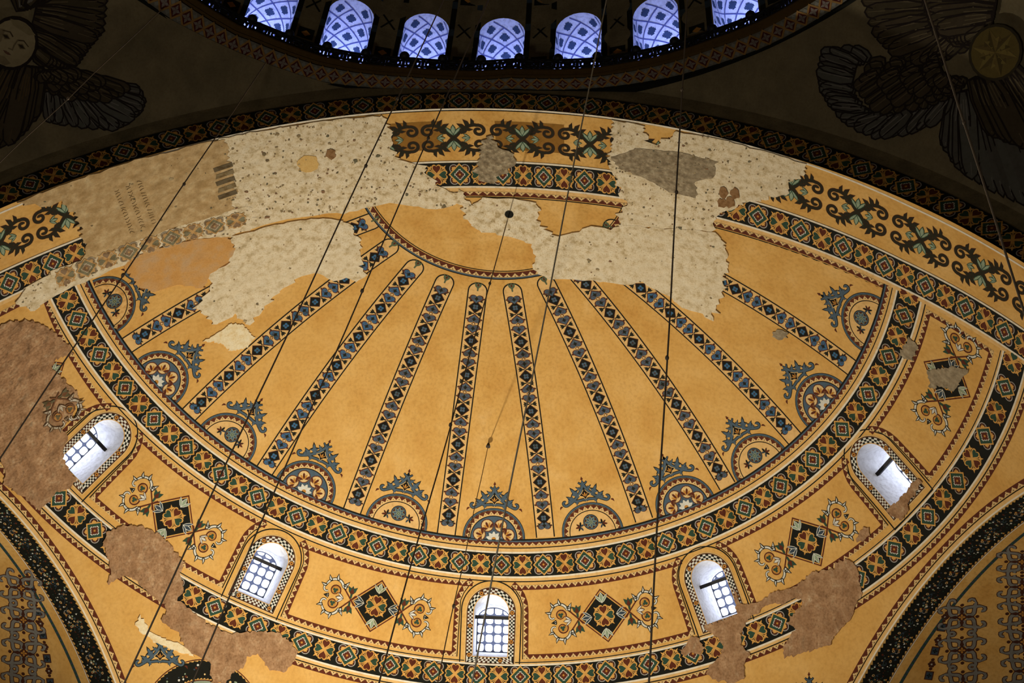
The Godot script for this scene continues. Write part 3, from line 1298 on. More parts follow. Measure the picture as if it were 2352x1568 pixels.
func lozenge_motif() -> Flat:
	var a := Flat.new()
	var s := 0.29
	for k in 4:
		var o := Vector2(0.50, 0.50).rotated(deg_to_rad(90 * k)) * s
		var t := 45 + 90 * k
		sector(a, o, 0.0, 0.40 * s, t - 95, t + 95, K.grey, 1, 14)
		sector(a, o, 0.0, 0.33 * s, t - 95, t + 95, K.umber, 2, 14)
		poly(a, xf(V2([0, -.18, .1, -.2, .13, -.08, .24, 0, .13, .08, .1, .2, 0, .18]), t, s, o), K.ochre, 3)
	poly(a, V2([0, -s, s, 0, 0, s, -s, 0]), K.ochre, 4)
	poly(a, xf(V2([0, -s, s, 0, 0, s, -s, 0]), 0, 0.84, Vector2.ZERO), K.green, 5)
	poly(a, stair(0.47 * s), K.white, 6)
	poly(a, stair(0.39 * s), K.brown, 7)
	poly(a, V2([0, -.12 * s, .12 * s, 0, 0, .12 * s, -.12 * s, 0]), K.gold, 8)
	return a


func tulip(a: Flat, at: Vector2, turn: float, s: float, c: Color, lift := 1.0) -> void:
	poly(a, xf(V2([0, -.08, .35, -.1, .55, -.3, 1.0, -.42, .86, -.12, 1.08, 0, .86, .12, 1.0, .42, .55, .3, .35, .1, 0, .08]), turn, s, at), c, lift)


func rib_diamond(tint := "blue") -> Flat:
	var a := Flat.new()
	var s := 0.185
	poly(a, V2([0, -s, s, 0, 0, s, -s, 0]), K.umber, 1)
	poly(a, xf(V2([0, -s, s, 0, 0, s, -s, 0]), 0, 0.86, Vector2.ZERO), K.ink, 2)
	for k in 4:
		disc(a, Vector2(0.045, 0).rotated(deg_to_rad(45 + 90 * k)), 0.034, K[tint], 3, 8)
	disc(a, Vector2.ZERO, 0.02, K.umber, 4, 6)
	for sy in [-1, 1]:
		for sx in [-1, 1]:
			tulip(a, Vector2(sx * 0.015, sy * 0.188), 90 - sx * (90 - sy * 4), 0.155, K.bud)
	return a


func rib_heart(tint := "blue") -> Flat:               # tip up at (0, .275), lobes at the bottom
	var a := Flat.new()
	var big := PackedVector2Array()
	var small := PackedVector2Array()
	for p in heart():
		big.append(Vector2(-p.x * 0.35, 0.285 - p.y * 0.268))
		small.append(Vector2(-p.x * 0.295, 0.255 - p.y * 0.222))
	poly(a, big, K.brown, 1)
	poly(a, small, K[tint], 2)
	poly(a, V2([0, 0.06, 0.03, 0.11, 0.05, 0.15, 0.02, 0.16, 0, 0.205, -0.02, 0.16, -0.05, 0.15, -0.03, 0.11]), K.bud, 3)
	for sx in [-1, 1]:
		stroke(a, spiral(Vector2(sx * 0.075, 0.10), 0.05, 0.014, 90 - sx * 60, 90 + sx * 250, 10), 0.012, 0.008, K.brown, 3)
		poly(a, V2([sx * 0.15, 0.13, sx * 0.195, 0.10, sx * 0.215, 0.13, sx * 0.17, 0.155]), K.umber, 1)
	return a


func rib_pair(tint := "blue") -> Flat:
	var a := Flat.new()
	var h := rib_heart(tint)
	merge(a, h, 0, 1, Vector2.ZERO)
	merge(a, h, 180, 1, Vector2.ZERO)
	poly(a, V2([0, -.055, .055, 0, 0, .055, -.055, 0]), K.brown, 3)
	poly(a, V2([0, -.035, .035, 0, 0, .035, -.035, 0]), K.cream, 4)
	return a


func lily(a: Flat, at: Vector2, turn: float, s: float, fill: Color, edge: Color, lift := 2.0) -> void:   # three pointed leaves
	for k in [-1, 1]:
		outlined(a, xf(V2([0, 0, .25 * k, .18, .52 * k, .5, .62 * k, .86, .3 * k, .62, .1 * k, .35]), turn, s, at), fill, edge, 0.06 * s, lift)
	outlined(a, xf(V2([0, .1, .2, .5, .16, .78, 0, 1.06, -.16, .78, -.2, .5]), turn, s, at), fill, edge, 0.06 * s, lift + 1.0)


func finial() -> Flat:                  # blue acanthus crest that stands on a lunette, base at y = .8
	var a := Flat.new()
	var dia := mirror(V2([0, .90, .05, .99, .17, 1.05, .07, 1.12, 0, 1.27]))
	poly(a, dia, K.ink, 1)
	for sx in [-1, 1]:
		var fl := func(p: PackedVector2Array) -> PackedVector2Array:
			return p if sx > 0 else flipx(p)
		var stem := bez(Vector2(0.0, 1.34), Vector2(.07, 1.14), Vector2(.20, .98), Vector2(.50, .83), 9)
		stem.append_array(spiral(Vector2(.565, .885), .075, .03, 245, 480, 9))
		var low := bez(Vector2(0, .90), Vector2(.10, .96), Vector2(.20, .86), Vector2(.36, .93), 6)
		for w in [[.03, K.ink, 2.0], [0.0, K.blue, 4.0]]:
			stroke(a, fl.call(stem), .065 + w[0], .042 + w[0], w[1], w[2])
			stroke(a, fl.call(low), .05 + w[0], .05 + w[0], w[1], w[2])
			for t in [[.20, 1.02, 58, .25], [.31, .94, 30, .19], [.42, .87, 70, .12], [.09, 1.18, 40, .13], [.24, .90, -75, .10]]:
				var g: float = 1.0 if w[0] == 0.0 else 1.16
				poly(a, fl.call(xf(V2([-.1, -.14, .28, -.20, .48, -.42, .56, -.16, .8, -.12, 1.08, 0, .8, .12, .56, .16, .48, .42, .28, .20, -.1, .14]), t[2], t[3] * g, Vector2(t[0], t[1]))), w[1], w[2] + 0.5)
			stroke(a, fl.call(V2([0, 1.335, .07, 1.345, .115, 1.39])), .04 + w[0], .02 + w[0], w[1], w[2])
			poly(a, mirror(V2([0, 1.30 - w[0] * .5, .035 + w[0] * .4, 1.35, 0, 1.44 + w[0] * .5])), w[1], w[2])
		poly(a, fl.call(V2([.64, .80, .69, .765, .735, .72, .725, .79, .69, .815])), K.brown, 3)
		stroke(a, fl.call(V2([.02, 1.18, .08, 1.10, .16, 1.04])), 0.014, 0.014, K.cream, 6)
		stroke(a, fl.call(V2([.16, 1.04, .06, 1.0, .01, .93])), 0.014, 0.014, K.cream, 6)
	lily(a, Vector2(0, 0.985), 0, 0.13, K.gold, K.umber, 5)
	poly(a, V2([0, 1.43, .035, 1.46, 0, 1.53, -.035, 1.46]), K.brown, 5)
	return a


func lunette_border() -> Flat:
	var a := Flat.new()
	sector(a, Vector2.ZERO, 0.0, 0.80, 0, 180, K.pale, 0, 30, 4)
	sector(a, Vector2.ZERO, 0.775, 0.815, 0, 180, K.blue, 1, 30)
	sector(a, Vector2.ZERO, 0.815, 0.828, 0, 180, K.ink, 1, 30)
	sector(a, Vector2.ZERO, 0.762, 0.775, 0, 180, K.ink, 1, 30)
	var n := 14
	var cell := step_cell(0.105, 0.175)
	for k in n:
		var t := 180.0 * (k + 0.5) / n
		for j in range(1):
			var b := a.v.size()
			for q in cell.v.size():
				var ang := deg_to_rad(t) + cell.v[q].x / 0.175 * PI / n
				a.v.append(Vector2(cos(ang), sin(ang)) * (0.655 + cell.v[q].y))
				a.l.append(cell.l[q] + 1)
				a.c.append(cell.c[q])
			for q in range(0, cell.i.size(), 3):
				a.i.append_array(PackedInt32Array([b + cell.i[q], b + cell.i[q + 2], b + cell.i[q + 1]]))
	sector(a, Vector2.ZERO, 0.605, 0.628, 0, 180, K.ink, 1, 30)
	return a


func scallop_fill() -> Flat:
	var a := Flat.new()
	sector(a, Vector2.ZERO, 0.0, 0.605, 0, 180, K.blue, 1, 24, 4)
	for t in [17, 64, 116, 163]:
		var o := Vector2(0.40, 0).rotated(deg_to_rad(t))
		disc(a, o, 0.172, K.brown, 2)
		disc(a, o, 0.150, K.cream, 3)
		var back := o - Vector2(0.10, 0).rotated(deg_to_rad(t))
		for k in [-62, -31, 0, 31, 62]:
			poly(a, xf(V2([.02, 0, .09, -.028, .16, -.03, .205, 0, .16, .03, .09, .028]), t + k, 1.0 if k % 2 == 0 else 0.85, back), K.brown if k % 2 == 0 else K.gold, 4)
		for k in [-1, 1]:
			stroke(a, spiral(o + Vector2(-0.075, 0.085 * k).rotated(deg_to_rad(t)), .035, .012, t, t + 290.0 * k, 9), .016, .01, K.umber, 4)
	for t in [40, 90, 140]:
		poly(a, xf(V2([.1, -.03, .3, 0, .1, .03]), t, 1.0, Vector2.ZERO), K.slate, 2)
	for t in [15, 52, 90, 128, 165]:
		poly(a, xf(V2([.05, -.03, .13, -.05, .19, -.02, .21, 0, .19, .02, .13, .05, .05, .03]), t, 1.0, Vector2.ZERO), K.white, 4)
	sector(a, Vector2.ZERO, 0, 0.06, 0, 180, K.gold, 5, 8)
	return a


func rosette_fill() -> Flat:
	var a := Flat.new()
	var o := Vector2(0, 0.31)
	disc(a, o, 0.205, K.ink, 1, 20)
	disc(a, o, 0.188, K.blue, 2, 20)
	disc(a, o, 0.165, K.umber, 3, 20)
	for k in 8:
		var t := 45.0 * k
		outlined(a, xf(V2([.03, 0, .08, -.036, .13, -.024, .155, 0, .13, .024, .08, .036]), t, 1.0, o), K.blue, K.sage, 0.01, 4)
	disc(a, o, 0.035, K.ink, 5, 10)
	disc(a, o, 0.02, K.sage, 6, 8)
	for sx in [-1, 1]:
		var q := o + Vector2(sx * 0.30, -0.09)
		stroke(a, V2([o.x + sx * 0.17, o.y - 0.05, q.x, q.y, q.x + sx * 0.08, q.y - 0.02]), 0.015, 0.015, K.umber, 1)
		for t in [[100, .13, "ink"], [40, .12, "umber"], [-10, .13, "brown"], [-60, .12, "ink"], [150, .11, "slate"], [-120, .12, "slate"]]:
			var ang: float = t[0] if sx > 0 else 180 - t[0]
			poly(a, xf(V2([0, 0, .4, -.2, .8, -.16, 1.05, 0, .8, .16, .4, .2]), ang, t[1], q), K[t[2]], 2)
	return a


func panel_diamond() -> Flat:
	var a := Flat.new()
	for step in [[0.70, K.brown, 0.0], [0.655, K.ochre, 1.0], [0.615, K.ink, 2.0]]:
		var r: float = step[0]
		var n := 5
		for j in n:                              # a grid, so that it follows the wall
			for k in n:
				var q := []
				for w in [[j, k], [j + 1, k], [j + 1, k + 1], [j, k + 1]]:
					q.append(Vector2(lerpf(-r, r, float(w[0]) / n), lerpf(-r, r, float(w[1]) / n)).rotated(PI / 4) * 0.7071)
				quad(a, q[0], q[1], q[2], q[3], step[1], step[2])
	quatrefoil(a, 0.30, 3)
	for k in 4:
		var at := Vector2(0, 0.33).rotated(deg_to_rad(90 * k))
		lily(a, at, 90 * k, 0.25, K.slate if k % 2 else K.sage, K.white, 4)
	return a


func panel_scroll() -> Flat:            # stands at the right corner of the diamond, reaching right
	var a := Flat.new()
	for sy in [-1, 1]:
		var f := func(p: PackedVector2Array) -> PackedVector2Array:
			return p if sy > 0 else flipy(p)
		stroke(a, f.call(V2([-.10, -.13, 0, 0, .18, .20, .26, .28])), 0.035, 0.035, K.brown, 1)
		var out: PackedVector2Array = f.call(bez(Vector2(.26, .28), Vector2(.34, .52), Vector2(.62, .52), Vector2(.72, .28), 10))
		out.append_array(f.call(spiral(Vector2(.67, .17), .12, .05, 70, -120, 8)))
		stroke(a, out, 0.085, 0.05, K.ink, 1)
		stroke(a, out, 0.050, 0.026, K.white, 2)
		for t in [[.22, .27, 110, .17], [.26, .34, 190, .10], [.44, .45, 75, .13], [.62, .41, 55, .12], [.725, .26, 10, .12], [.62, .03, -20, .10]]:
			var lf: PackedVector2Array = f.call(xf(V2([-.1, -.2, .5, -.28, 1.15, .1, .45, .16, -.1, .2]), t[2], t[3], Vector2(t[0], t[1])))
			outlined(a, lf, K.white, K.ink, 0.02, 2.5)
		stroke(a, f.call(spiral(Vector2(.46, .17), .145, .09, 200, -150, 16)), 0.035, 0.02, K.brown, 2)
		disc(a, Vector2(.46, .17 * sy), 0.10, K.gold, 1)
		for t in [90, 210, 330]:
			disc(a, Vector2(.46, .17 * sy) + Vector2(.038, 0).rotated(deg_to_rad(t)), 0.036, K.green, 3, 8)
		tulip(a, Vector2(.02, .05 * sy), 90 * sy, 0.30, K.green, 2)
		poly(a, f.call(V2([-.04, .2, .02, .15, .08, .2, .02, .33])), K.brown, 3)
	lily(a, Vector2(.20, 0), -90, 0.20, K.white, K.umber, 4)
	return a


func scroll_motif() -> Flat:            # one X of the running scroll on the arch, 1.65 m long
	var a := Flat.new()
	for q in 4:
		var arm := bez(Vector2(0, 0), Vector2(.14, .10), Vector2(.22, .36), Vector2(.52, .375), 9)
		arm.append_array(spiral(Vector2(.60, .205), .165, .035, 105, -330, 26))
		var leafs := [[.26, .27, 135, .17], [.35, .34, 115, .17], [.46, .385, 95, .14], [.20, .16, 20, .13], [.30, .27, -15, .14]]
		for w in [[.028, K.umber, 1.0], [0.0, K.leaf, 2.0]]:
			var pts := arm
			if q % 2:
				pts = flipx(pts)
			if q > 1:
				pts = flipy(pts)
			stroke(a, pts, 0.070 + w[0], 0.045 + w[0], w[1], w[2])
			for t in leafs:
				var lf := xf(V2([-.2, -.3, .6, -.34, 1.15, .1, .5, .2, -.2, .3]), t[2], t[3] * (1.0 + w[0] * 6.0), Vector2(t[0], t[1]))
				if q % 2:
					lf = flipx(lf)
				if q > 1:
					lf = flipy(lf)
				poly(a, lf, w[1], w[2])
	for k in [0, 180]:
		lily(a, Vector2(0, .07).rotated(deg_to_rad(k)), k, 0.29, K.sage, K.green, 3)
	for k in [-1, 1]:
		lily(a, Vector2(.40 * k, 0), 90 * k, 0.19, K.sage, K.green, 3)
	return a


# ---------------------------------------------------------------- painted decoration of the semidome

func pick_worn(chance: float) -> Material:
	return M.worn if rng.randf() < chance else M.paint


func cells_on_ring(band: Node3D, table: Array, i0: int, i1: int, el: float, parity: int, lift: float) -> void:
	var h := bake(hearts_motif(), "sphere", R, 0, 0.006)
	var z := bake(lozenge_motif(), "sphere", R, 0, 0.006)
	for i in range(i0, i1 + 1):
		var az := lerp_table(table, i)
		var w := (lerp_table(table, i + 0.5) - lerp_table(table, i - 0.5)) * PI / 180.0 * cos(deg_to_rad(el)) * R
		var f := frame(az, el + lift * ring_lift(az))
		var slope := lift * (ring_lift(az + 1) - ring_lift(az - 1)) / (2.0 * cos(deg_to_rad(el)))
		f.basis = f.basis * Basis(Vector3(0, 0, 1), slope) * Basis.from_scale(Vector3(minf(1.02, w / 0.575), 1, 1))
		var heart_here := posmod(i + parity, 2) == 1
		put("hearts_motif" if heart_here else "lozenge_motif", h if heart_here else z, pick_worn(0.22), band, f)


func paint_rings() -> void:
	# the main band round the foot of the ribbed field
	var s := Solid.new()
	var d := ring_path(50.95, -89, 89)
	var hw := deg_to_rad(1.15) * R
	strip(s, d, -hw, hw, K.ink, 0.003)
	strip(s, d, hw - 0.01, hw + 0.035, K.line, 0.0055)
	strip(s, d, -hw - 0.035, -hw + 0.01, K.line, 0.0055)
	strip(s, d, hw + 0.035, hw + 0.13, K.pale, 0.003)
	strip(s, d, -hw - 0.12, -hw - 0.035, K.pale, 0.003)
	var band := put("hearts_band", s.mesh(), M.paint, semidome, Transform3D.IDENTITY, "black band of hearts and lozenges round the foot of the ribs")
	cells_on_ring(band, [[-25, -84.0], [-16, -52.6], [-8, -24.9], [0, 1.0], [8, 27.06], [17, 58.36], [24, 84.34]], -26, 25, 50.95, 0, 1.0)
	# border between it and the lunettes
	s = Solid.new()
	d = ring_path(53.36, -88, 88)
	strip(s, d, -0.012, 0.03, K.ink, 0.0045)
	strip(s, d, -0.05, -0.012, K.blue, 0.0045)
	d = ring_path(52.83, -88, 88)
	stamp(s, d, step_cell(0.10, 0.175), 0.175, 0.0, 0.0045)
	d = ring_path(52.60, -88, 88)
	strip(s, d, -0.012, 0.012, K.ink, 0.0045)
	d = ring_path(49.33, -88, 88)
	strip(s, d, -0.014, 0.014, K.ink, 0.0045)
	put("stepped_border", s.mesh(), M.paint, semidome)
	# the lower band under the windows
	s = Solid.new()
	d = ring_path(40.0, -89, 89, 0.0)
	strip(s, d, -hw, hw, K.ink, 0.003)
	strip(s, d, hw - 0.01, hw + 0.035, K.line, 0.0055)
	strip(s, d, -hw - 0.035, -hw + 0.01, K.line, 0.0055)
	strip(s, d, hw + 0.035, hw + 0.10, K.pale, 0.003)
	strip(s, d, -hw - 0.12, -hw - 0.035, K.pale, 0.003)
	band = put("hearts_band", s.mesh(), M.paint, semidome, Transform3D.IDENTITY, "black band of hearts and lozenges below the windows")
	cells_on_ring(band, [[-23, -67.65], [-19, -55.0], [-13, -36.5], [-7, -18.57], [0, 0.87], [7, 20.22], [13, 37.9], [18, 53.36], [23, 69.45], [28, 87.6]], -29, 28, 40.1, 1, 0.0)
	s = Solid.new()
	d = ring_path(41.45, -88, 88, 0.0)
	strip(s, d, -0.012, 0.012, K.ink, 0.0045)
	d = ring_path(38.42, -88, 88, 0.0)
	strip(s, d, -0.014, 0.014, K.ink, 0.0045)
	d = ring_path(38.30, 88, -88, 0.0)
	stamp(s, d, step_cell(0.12, 0.19), 0.19, 0.0, 0.0045)
	put("stepped_border", s.mesh(), M.paint, semidome)
	# the rosette ring about the crown, where the ribs start
	s = Solid.new()
	for row in [[79.42, 0.0, 0.025, "ink"], [79.52, 0.0, 0.035, "blue"], [80.28, 0.0, 0.022, "ink"]]:
		d = crown_path(row[0])
		strip(s, d, row[1], row[2], K[row[3]], 0.0045)
	stamp(s, crown_path(79.68), step_cell(0.135, 0.20), 0.20, 0.0, 0.0045)
	put("crown_border", s.mesh(), M.paint, semidome, Transform3D.IDENTITY, "brown stepped ring at the crown above the ribs")


func crown_path(el: float) -> Dictionary:
	var pts := PackedVector2Array()
	for az in range(-88, 89, 2):
		pts.append(Vector2(az, el + 0.32 - pow(az + 10.0, 2) * 0.0003))
	return azel_path(pts)


const ARCH_I := [[-40, -81.0], [-22, -43.9], [-2, -2.75], [0, 1.1], [4, 8.49], [12, 24.4], [24, 48.58], [40, 81.0]]


func paint_arch() -> void:
	# hearts band where the semidome meets the arch
	var s := Solid.new()
	var d := arch_path(0.0145, -81, 81)
	var hw := 0.0232 * R
	strip(s, d, -hw, hw, K.ink, 0.010)
	strip(s, d, hw - 0.01, hw + 0.04, K.line, 0.0115)
	strip(s, d, -hw - 0.04, -hw + 0.01, K.line, 0.0115)
	strip(s, d, -hw - 0.14, -hw - 0.04, K.pale, 0.010)
	var band := put("hearts_band", s.mesh(), M.paint, semidome, Transform3D.IDENTITY, "black band of hearts and lozenges along the edge of the arch")
	var h := bake(hearts_motif(), "barrel", R, 0, 0.0125)
	var z := bake(lozenge_motif(), "barrel", R, 0, 0.0125)
	for i in range(-31, 33):
		var th := lerp_table(ARCH_I, i)
		var w := (lerp_table(ARCH_I, i + 0.5) - lerp_table(ARCH_I, i - 0.5)) * PI / 180.0 * R
		var f := arch_frame(th, 0.0145 + arch_lift(th))
		f.basis = f.basis * Basis.from_scale(Vector3(minf(1.05, w / 0.57), 1.16, 1))
		put("lozenge_motif" if i % 2 == 0 else "hearts_motif", z if i % 2 == 0 else h, M.paint, band, f)
	# stepped border inside it
	s = Solid.new()
	d = arch_path(-0.016, -36.6, 36.6)
	strip(s, d, -0.012, 0.012, K.ink, 0.0055)
	strip(s, d, -0.225, -0.195, K.ink, 0.0055)
	stamp(s, d, step_cell(0.13, 0.21), 0.21, -0.045, 0.0055, 0.0, -1.0, -1.0)
	put("stepped_border", s.mesh(), M.paint, semidome)
	# white edge of the soffit and the running scroll
	s = Solid.new()
	d = arch_path(FACE_Z, -81, 81)
	strip(s, d, -0.045, 0.0, K.line, 0.0045)
	put("edge_line", s.mesh(), M.paint, semidome)
	var sm := bake(scroll_motif(), "barrel", R, 0, 0.0045)
	for th in [-74.5, -68.3, -62.1, -55.9, -49.7, -43.7, -37.7, -31.6, -25.5, -21.0, -15.0, -9.0, -3.1, 3.0, 9.0, 15.1, 21.2, 27.3, 33.4, 39.5, 45.5, 51.6, 57.7, 63.8, 70, 76]:
		var f := arch_frame(th, 0.085 + arch_lift(th) * 0.6)
		f.basis = f.basis * Basis.from_scale(Vector3(1.0, 0.98, 1))
		put("scroll_motif", sm, M.paint, semidome, f)
	# two panels of the old dark varnish left uncleaned behind the scroll
	for th in [[-8.6, -4.0], [0.6, 6.7]]:
		s = Solid.new()
		d = arch_path(0.087, th[0], th[1])
		strip(s, d, -0.40, 0.42, hexc("94682a"), 0.003)
		put("uncleaned_varnish", s.mesh(), M.paint, semidome)
	# hearts band on the nave face
	s = Solid.new()
	var p3 := PackedVector3Array()
	var n3 := PackedVector3Array()
	for t in range(-82, 83):
		var u := deg_to_rad(t)
		p3.append(Vector3(sin(u) * R, cos(u) * R, FACE_Z * R))
		n3.append(Vector3(0, 0, 1))
	d = path(p3, n3)
	strip(s, d, 0.0, 0.80, K.ink, 0.003)
	strip(s, d, 0.80, 0.83, hexc("6a5a40"), 0.0045)
	var face := get_node("wall_arch")
	var fb := put("hearts_band", s.mesh(), M.paint, face)
	var hm := bake(hearts_motif(), "flat", R, 0, 0.0055)
	var zm := bake(lozenge_motif(), "flat", R, 0, 0.0055)
	for i in range(-31, 33):
		var th := deg_to_rad(lerp_table(ARCH_I, i) + 0.2)
		var right := Vector3(cos(th), -sin(th), 0)
		var up := Vector3(sin(th), cos(th), 0)
		put("lozenge_motif" if i % 2 == 0 else "hearts_motif", zm if i % 2 == 0 else hm, pick_worn(0.4), fb, Transform3D(Basis(right * 0.98, up * 1.28, Vector3(0, 0, 1)), up * R * 1.0265 + Vector3(0, 0, FACE_Z * R)))


func paint_ribs() -> void:
	var az_of := [-72.2, -56.0, -40.0, -24.0, -8.1, 8.2, 24.9, 40.3, 54.8, 71.3]
	var says := ["first at the left end, broken off by bare plaster", "second from the left, with worn motifs", "third from the left", "fourth from the left", "just left of the middle", "just right of the middle", "fourth from the right",
		"third from the right, its top lost in plaster", "second from the right, its top lost in plaster", "last at the right end"]
	var e0 := 66.0
	var a := Flat.new()
	var y0 := deg_to_rad(53.45 - e0) * R
	var y1 := deg_to_rad(78.35 - e0) * R
	var w := 0.235
	var n := 30
	for k in n:
		quad(a, Vector2(-w, lerpf(y0, y1, float(k) / n)), Vector2(w, lerpf(y0, y1, float(k) / n)), Vector2(w, lerpf(y0, y1, float(k + 1) / n)), Vector2(-w, lerpf(y0, y1, float(k + 1) / n)), K.pale, 0)
	sector(a, Vector2(0, y1), 0, w, 0, 180, K.pale, 0, 14)
	var line := PackedVector2Array()
	for k in n + 1:
		line.append(Vector2(w, lerpf(y0, y1, float(k) / n)))
	for k in range(1, 12):
		line.append(Vector2(cos(PI * k / 12.0) * w, y1 + sin(PI * k / 12.0) * w))
	for k in n + 1:
		line.append(Vector2(-w, lerpf(y1, y0, float(k) / n)))
	stroke(a, line, 0.032, 0.032, K.ink, 1)
	var bud_y := deg_to_rad(78.95 - e0) * R
	tulip(a, Vector2(0, bud_y - 0.16), 90, 0.24, hexc("5a6448"), 2)
	poly(a, V2([-.025, bud_y, 0, bud_y - 0.03, .025, bud_y, 0, bud_y + 0.07]), K.brown, 3)
	var field := bake(a, "ring", R, e0, 0.003)
	var kinds := []
	for tint in ["blue", "bright_blue"]:
		kinds.append([bake(rib_diamond(tint), "sphere", R, 0, 0.006), bake(rib_pair(tint), "sphere", R, 0, 0.006), bake(rib_heart(tint), "sphere", R, 0, 0.006)])
	for k in 10:
		var az: float = az_of[k]
		var kind: Array = kinds[1 if k in [0, 1, 2, 8, 9] else 0]
		var dm: Mesh = kind[0]
		var pm: Mesh = kind[1]
		var hm: Mesh = kind[2]
		var rib := put("painted_rib", field, M.paint, semidome, Transform3D(Basis(Vector3.UP, -deg_to_rad(az)), Vector3.ZERO) * frame(0, e0), "radiating painted rib of blue hearts and black diamonds, " + says[k])
		var inv := rib.transform.affine_inverse()
		for j in 7:
			var el := 76.68 - 3.555 * j
			put("diamond_motif", dm, pick_worn(0.15), rib, inv * frame(az, el))
			if j < 6:
				put("heart_pair_motif", pm, pick_worn(0.6 if k == 1 and j > 1 and j < 5 else 0.12), rib, inv * frame(az, el - 1.777))
		put("heart_motif", hm, M.paint, rib, inv * frame(az, 54.05) * Transform3D(Basis.IDENTITY, Vector3(0, 0.02, 0)))
		put("heart_motif", hm, M.paint, rib, inv * frame(az, 77.95) * Transform3D(Basis(Vector3(0, 0, 1), PI), Vector3(0, 0.02, 0)))


func paint_lunettes() -> void:
	var az_of := [-80.2, -64.0, -48.1, -32.6, -16.5, -0.3, 16.1, 32.4, 47.3, 63.0, 80.0]
	var e0 := 53.42
	var border := bake(lunette_border(), "ring", R, e0, 0.003)
	var fin := bake(finial(), "ring", R, e0, 0.003)
	var sc := bake(scallop_fill(), "ring", R, e0, 0.0045)
	var ro := bake(rosette_fill(), "ring", R, e0, 0.0045)
	for k in 11:
		var shell := k % 2 == 1
		var el := ring_lift(az_of[k])
		var o := put("painted_lunette", border, pick_worn(0.0) if k else M.worn, semidome, frame(az_of[k], e0 + el), ("blue lunette filled with scalloped petals" if shell else "cream lunette with a round rosette between two sprigs"))
		put("crest", fin, M.paint if k else M.worn, o, Transform3D.IDENTITY, "blue acanthus crest")
		put("petal_fill" if shell else "rosette", sc if shell else ro, M.paint if k else M.worn, o)


func paint_panels() -> void:
	var dia := bake(panel_diamond(), "sphere", R, 0, 0.0045)
	var scr := bake(panel_scroll(), "sphere", R, 0, 0.0045)
	var says := ["at the far left, mostly lost to mud plaster", "between the two left windows", "with its diamond faded, left of the middle window", "with a crisp black diamond, right of the middle window", "between the two right windows", "at the far right, under a grey plaster stain"]
	var ends := [-87.3]
	for wdw in WIN:
		ends.append(wdw[0])
	ends.append(87.3)
	for k in 6:
		var a0: float = ends[k]
		var a1: float = ends[k + 1]
		var m0 := 4.4 if k > 0 else 0.0
		var m1 := 4.4 if k < 5 else 0.0
		var lo := 41.75 + (0.3 if k != 2 and k != 3 else 0.0)
		var hi := 49.02 + ring_lift((a0 + a1) / 2.0)
		var pts := PackedVector2Array()
		pts.append_array(V2([a0 + m0, lo, a1 - m1, lo]))
		if k < 5:
			pts.append_array(V2([a1 - 4.6, hi - 1.9, a1 - 4.2, hi - 1.1, a1 - 3.5, hi - 0.35, a1 - 2.9, hi]))
		else:
			pts.append_array(V2([a1, hi]))
		if k > 0:
			pts.append_array(V2([a0 + 2.9, hi, a0 + 3.5, hi - 0.35, a0 + 4.2, hi - 1.1, a0 + 4.6, hi - 1.9]))
		else:
			pts.append_array(V2([a0, hi]))
		var s := Solid.new()
		# each straight or curved side apart, so that the corners stay sharp
		var n := pts.size()
		var sides := []
		var run := PackedVector2Array([pts[0]])
		for j in range(1, n + 1):
			run.append(pts[j % n])
			var p := pts[(j - 1) % n]
			var q := pts[j % n]
			var r := pts[(j + 1) % n]
			var u := (q - p) * Vector2(0.7, 1)
			var v := (r - q) * Vector2(0.7, 1)
			if absf(u.angle_to(v)) > 0.75 or j == n:
				sides.append(run)
				run = PackedVector2Array([q])
		for side in sides:
			var d := azel_path(side)
			stamp(s, d, step_cell(0.125, 0.18), 0.18, 0.0, 0.0045)
			if side.size() > 2:
				strip(s, d, -0.035, -0.012, K.ink, 0.0045)
		var mid := (a0 + a1) / 2.0
		if k == 0:
			mid = -75.5
		elif k == 5:
			mid = 79.6
		var panel := put("painted_panel", s.mesh(), M.paint, semidome, Transform3D.IDENTITY, "ochre panel with a stepped border, a black diamond and two leafy scrolls, " + says[k])
		var f := frame(mid, 45.35)
		put("diamond_motif", dia, M.worn if k in [0, 2, 5] else M.paint, panel, f)
		for sx in [-1.0, 1.0]:
			var dv: Vector3 = (f * Vector3(sx * 0.68, 0, 0)).normalized()
			var fx: Vector3 = f.basis.x.slide(dv).normalized() * sx
			put("scroll_motif", scr, M.paint, panel, Transform3D(Basis(fx, (-dv).cross(fx), -dv), dv * R))


# ---------------------------------------------------------------- the exedra arches

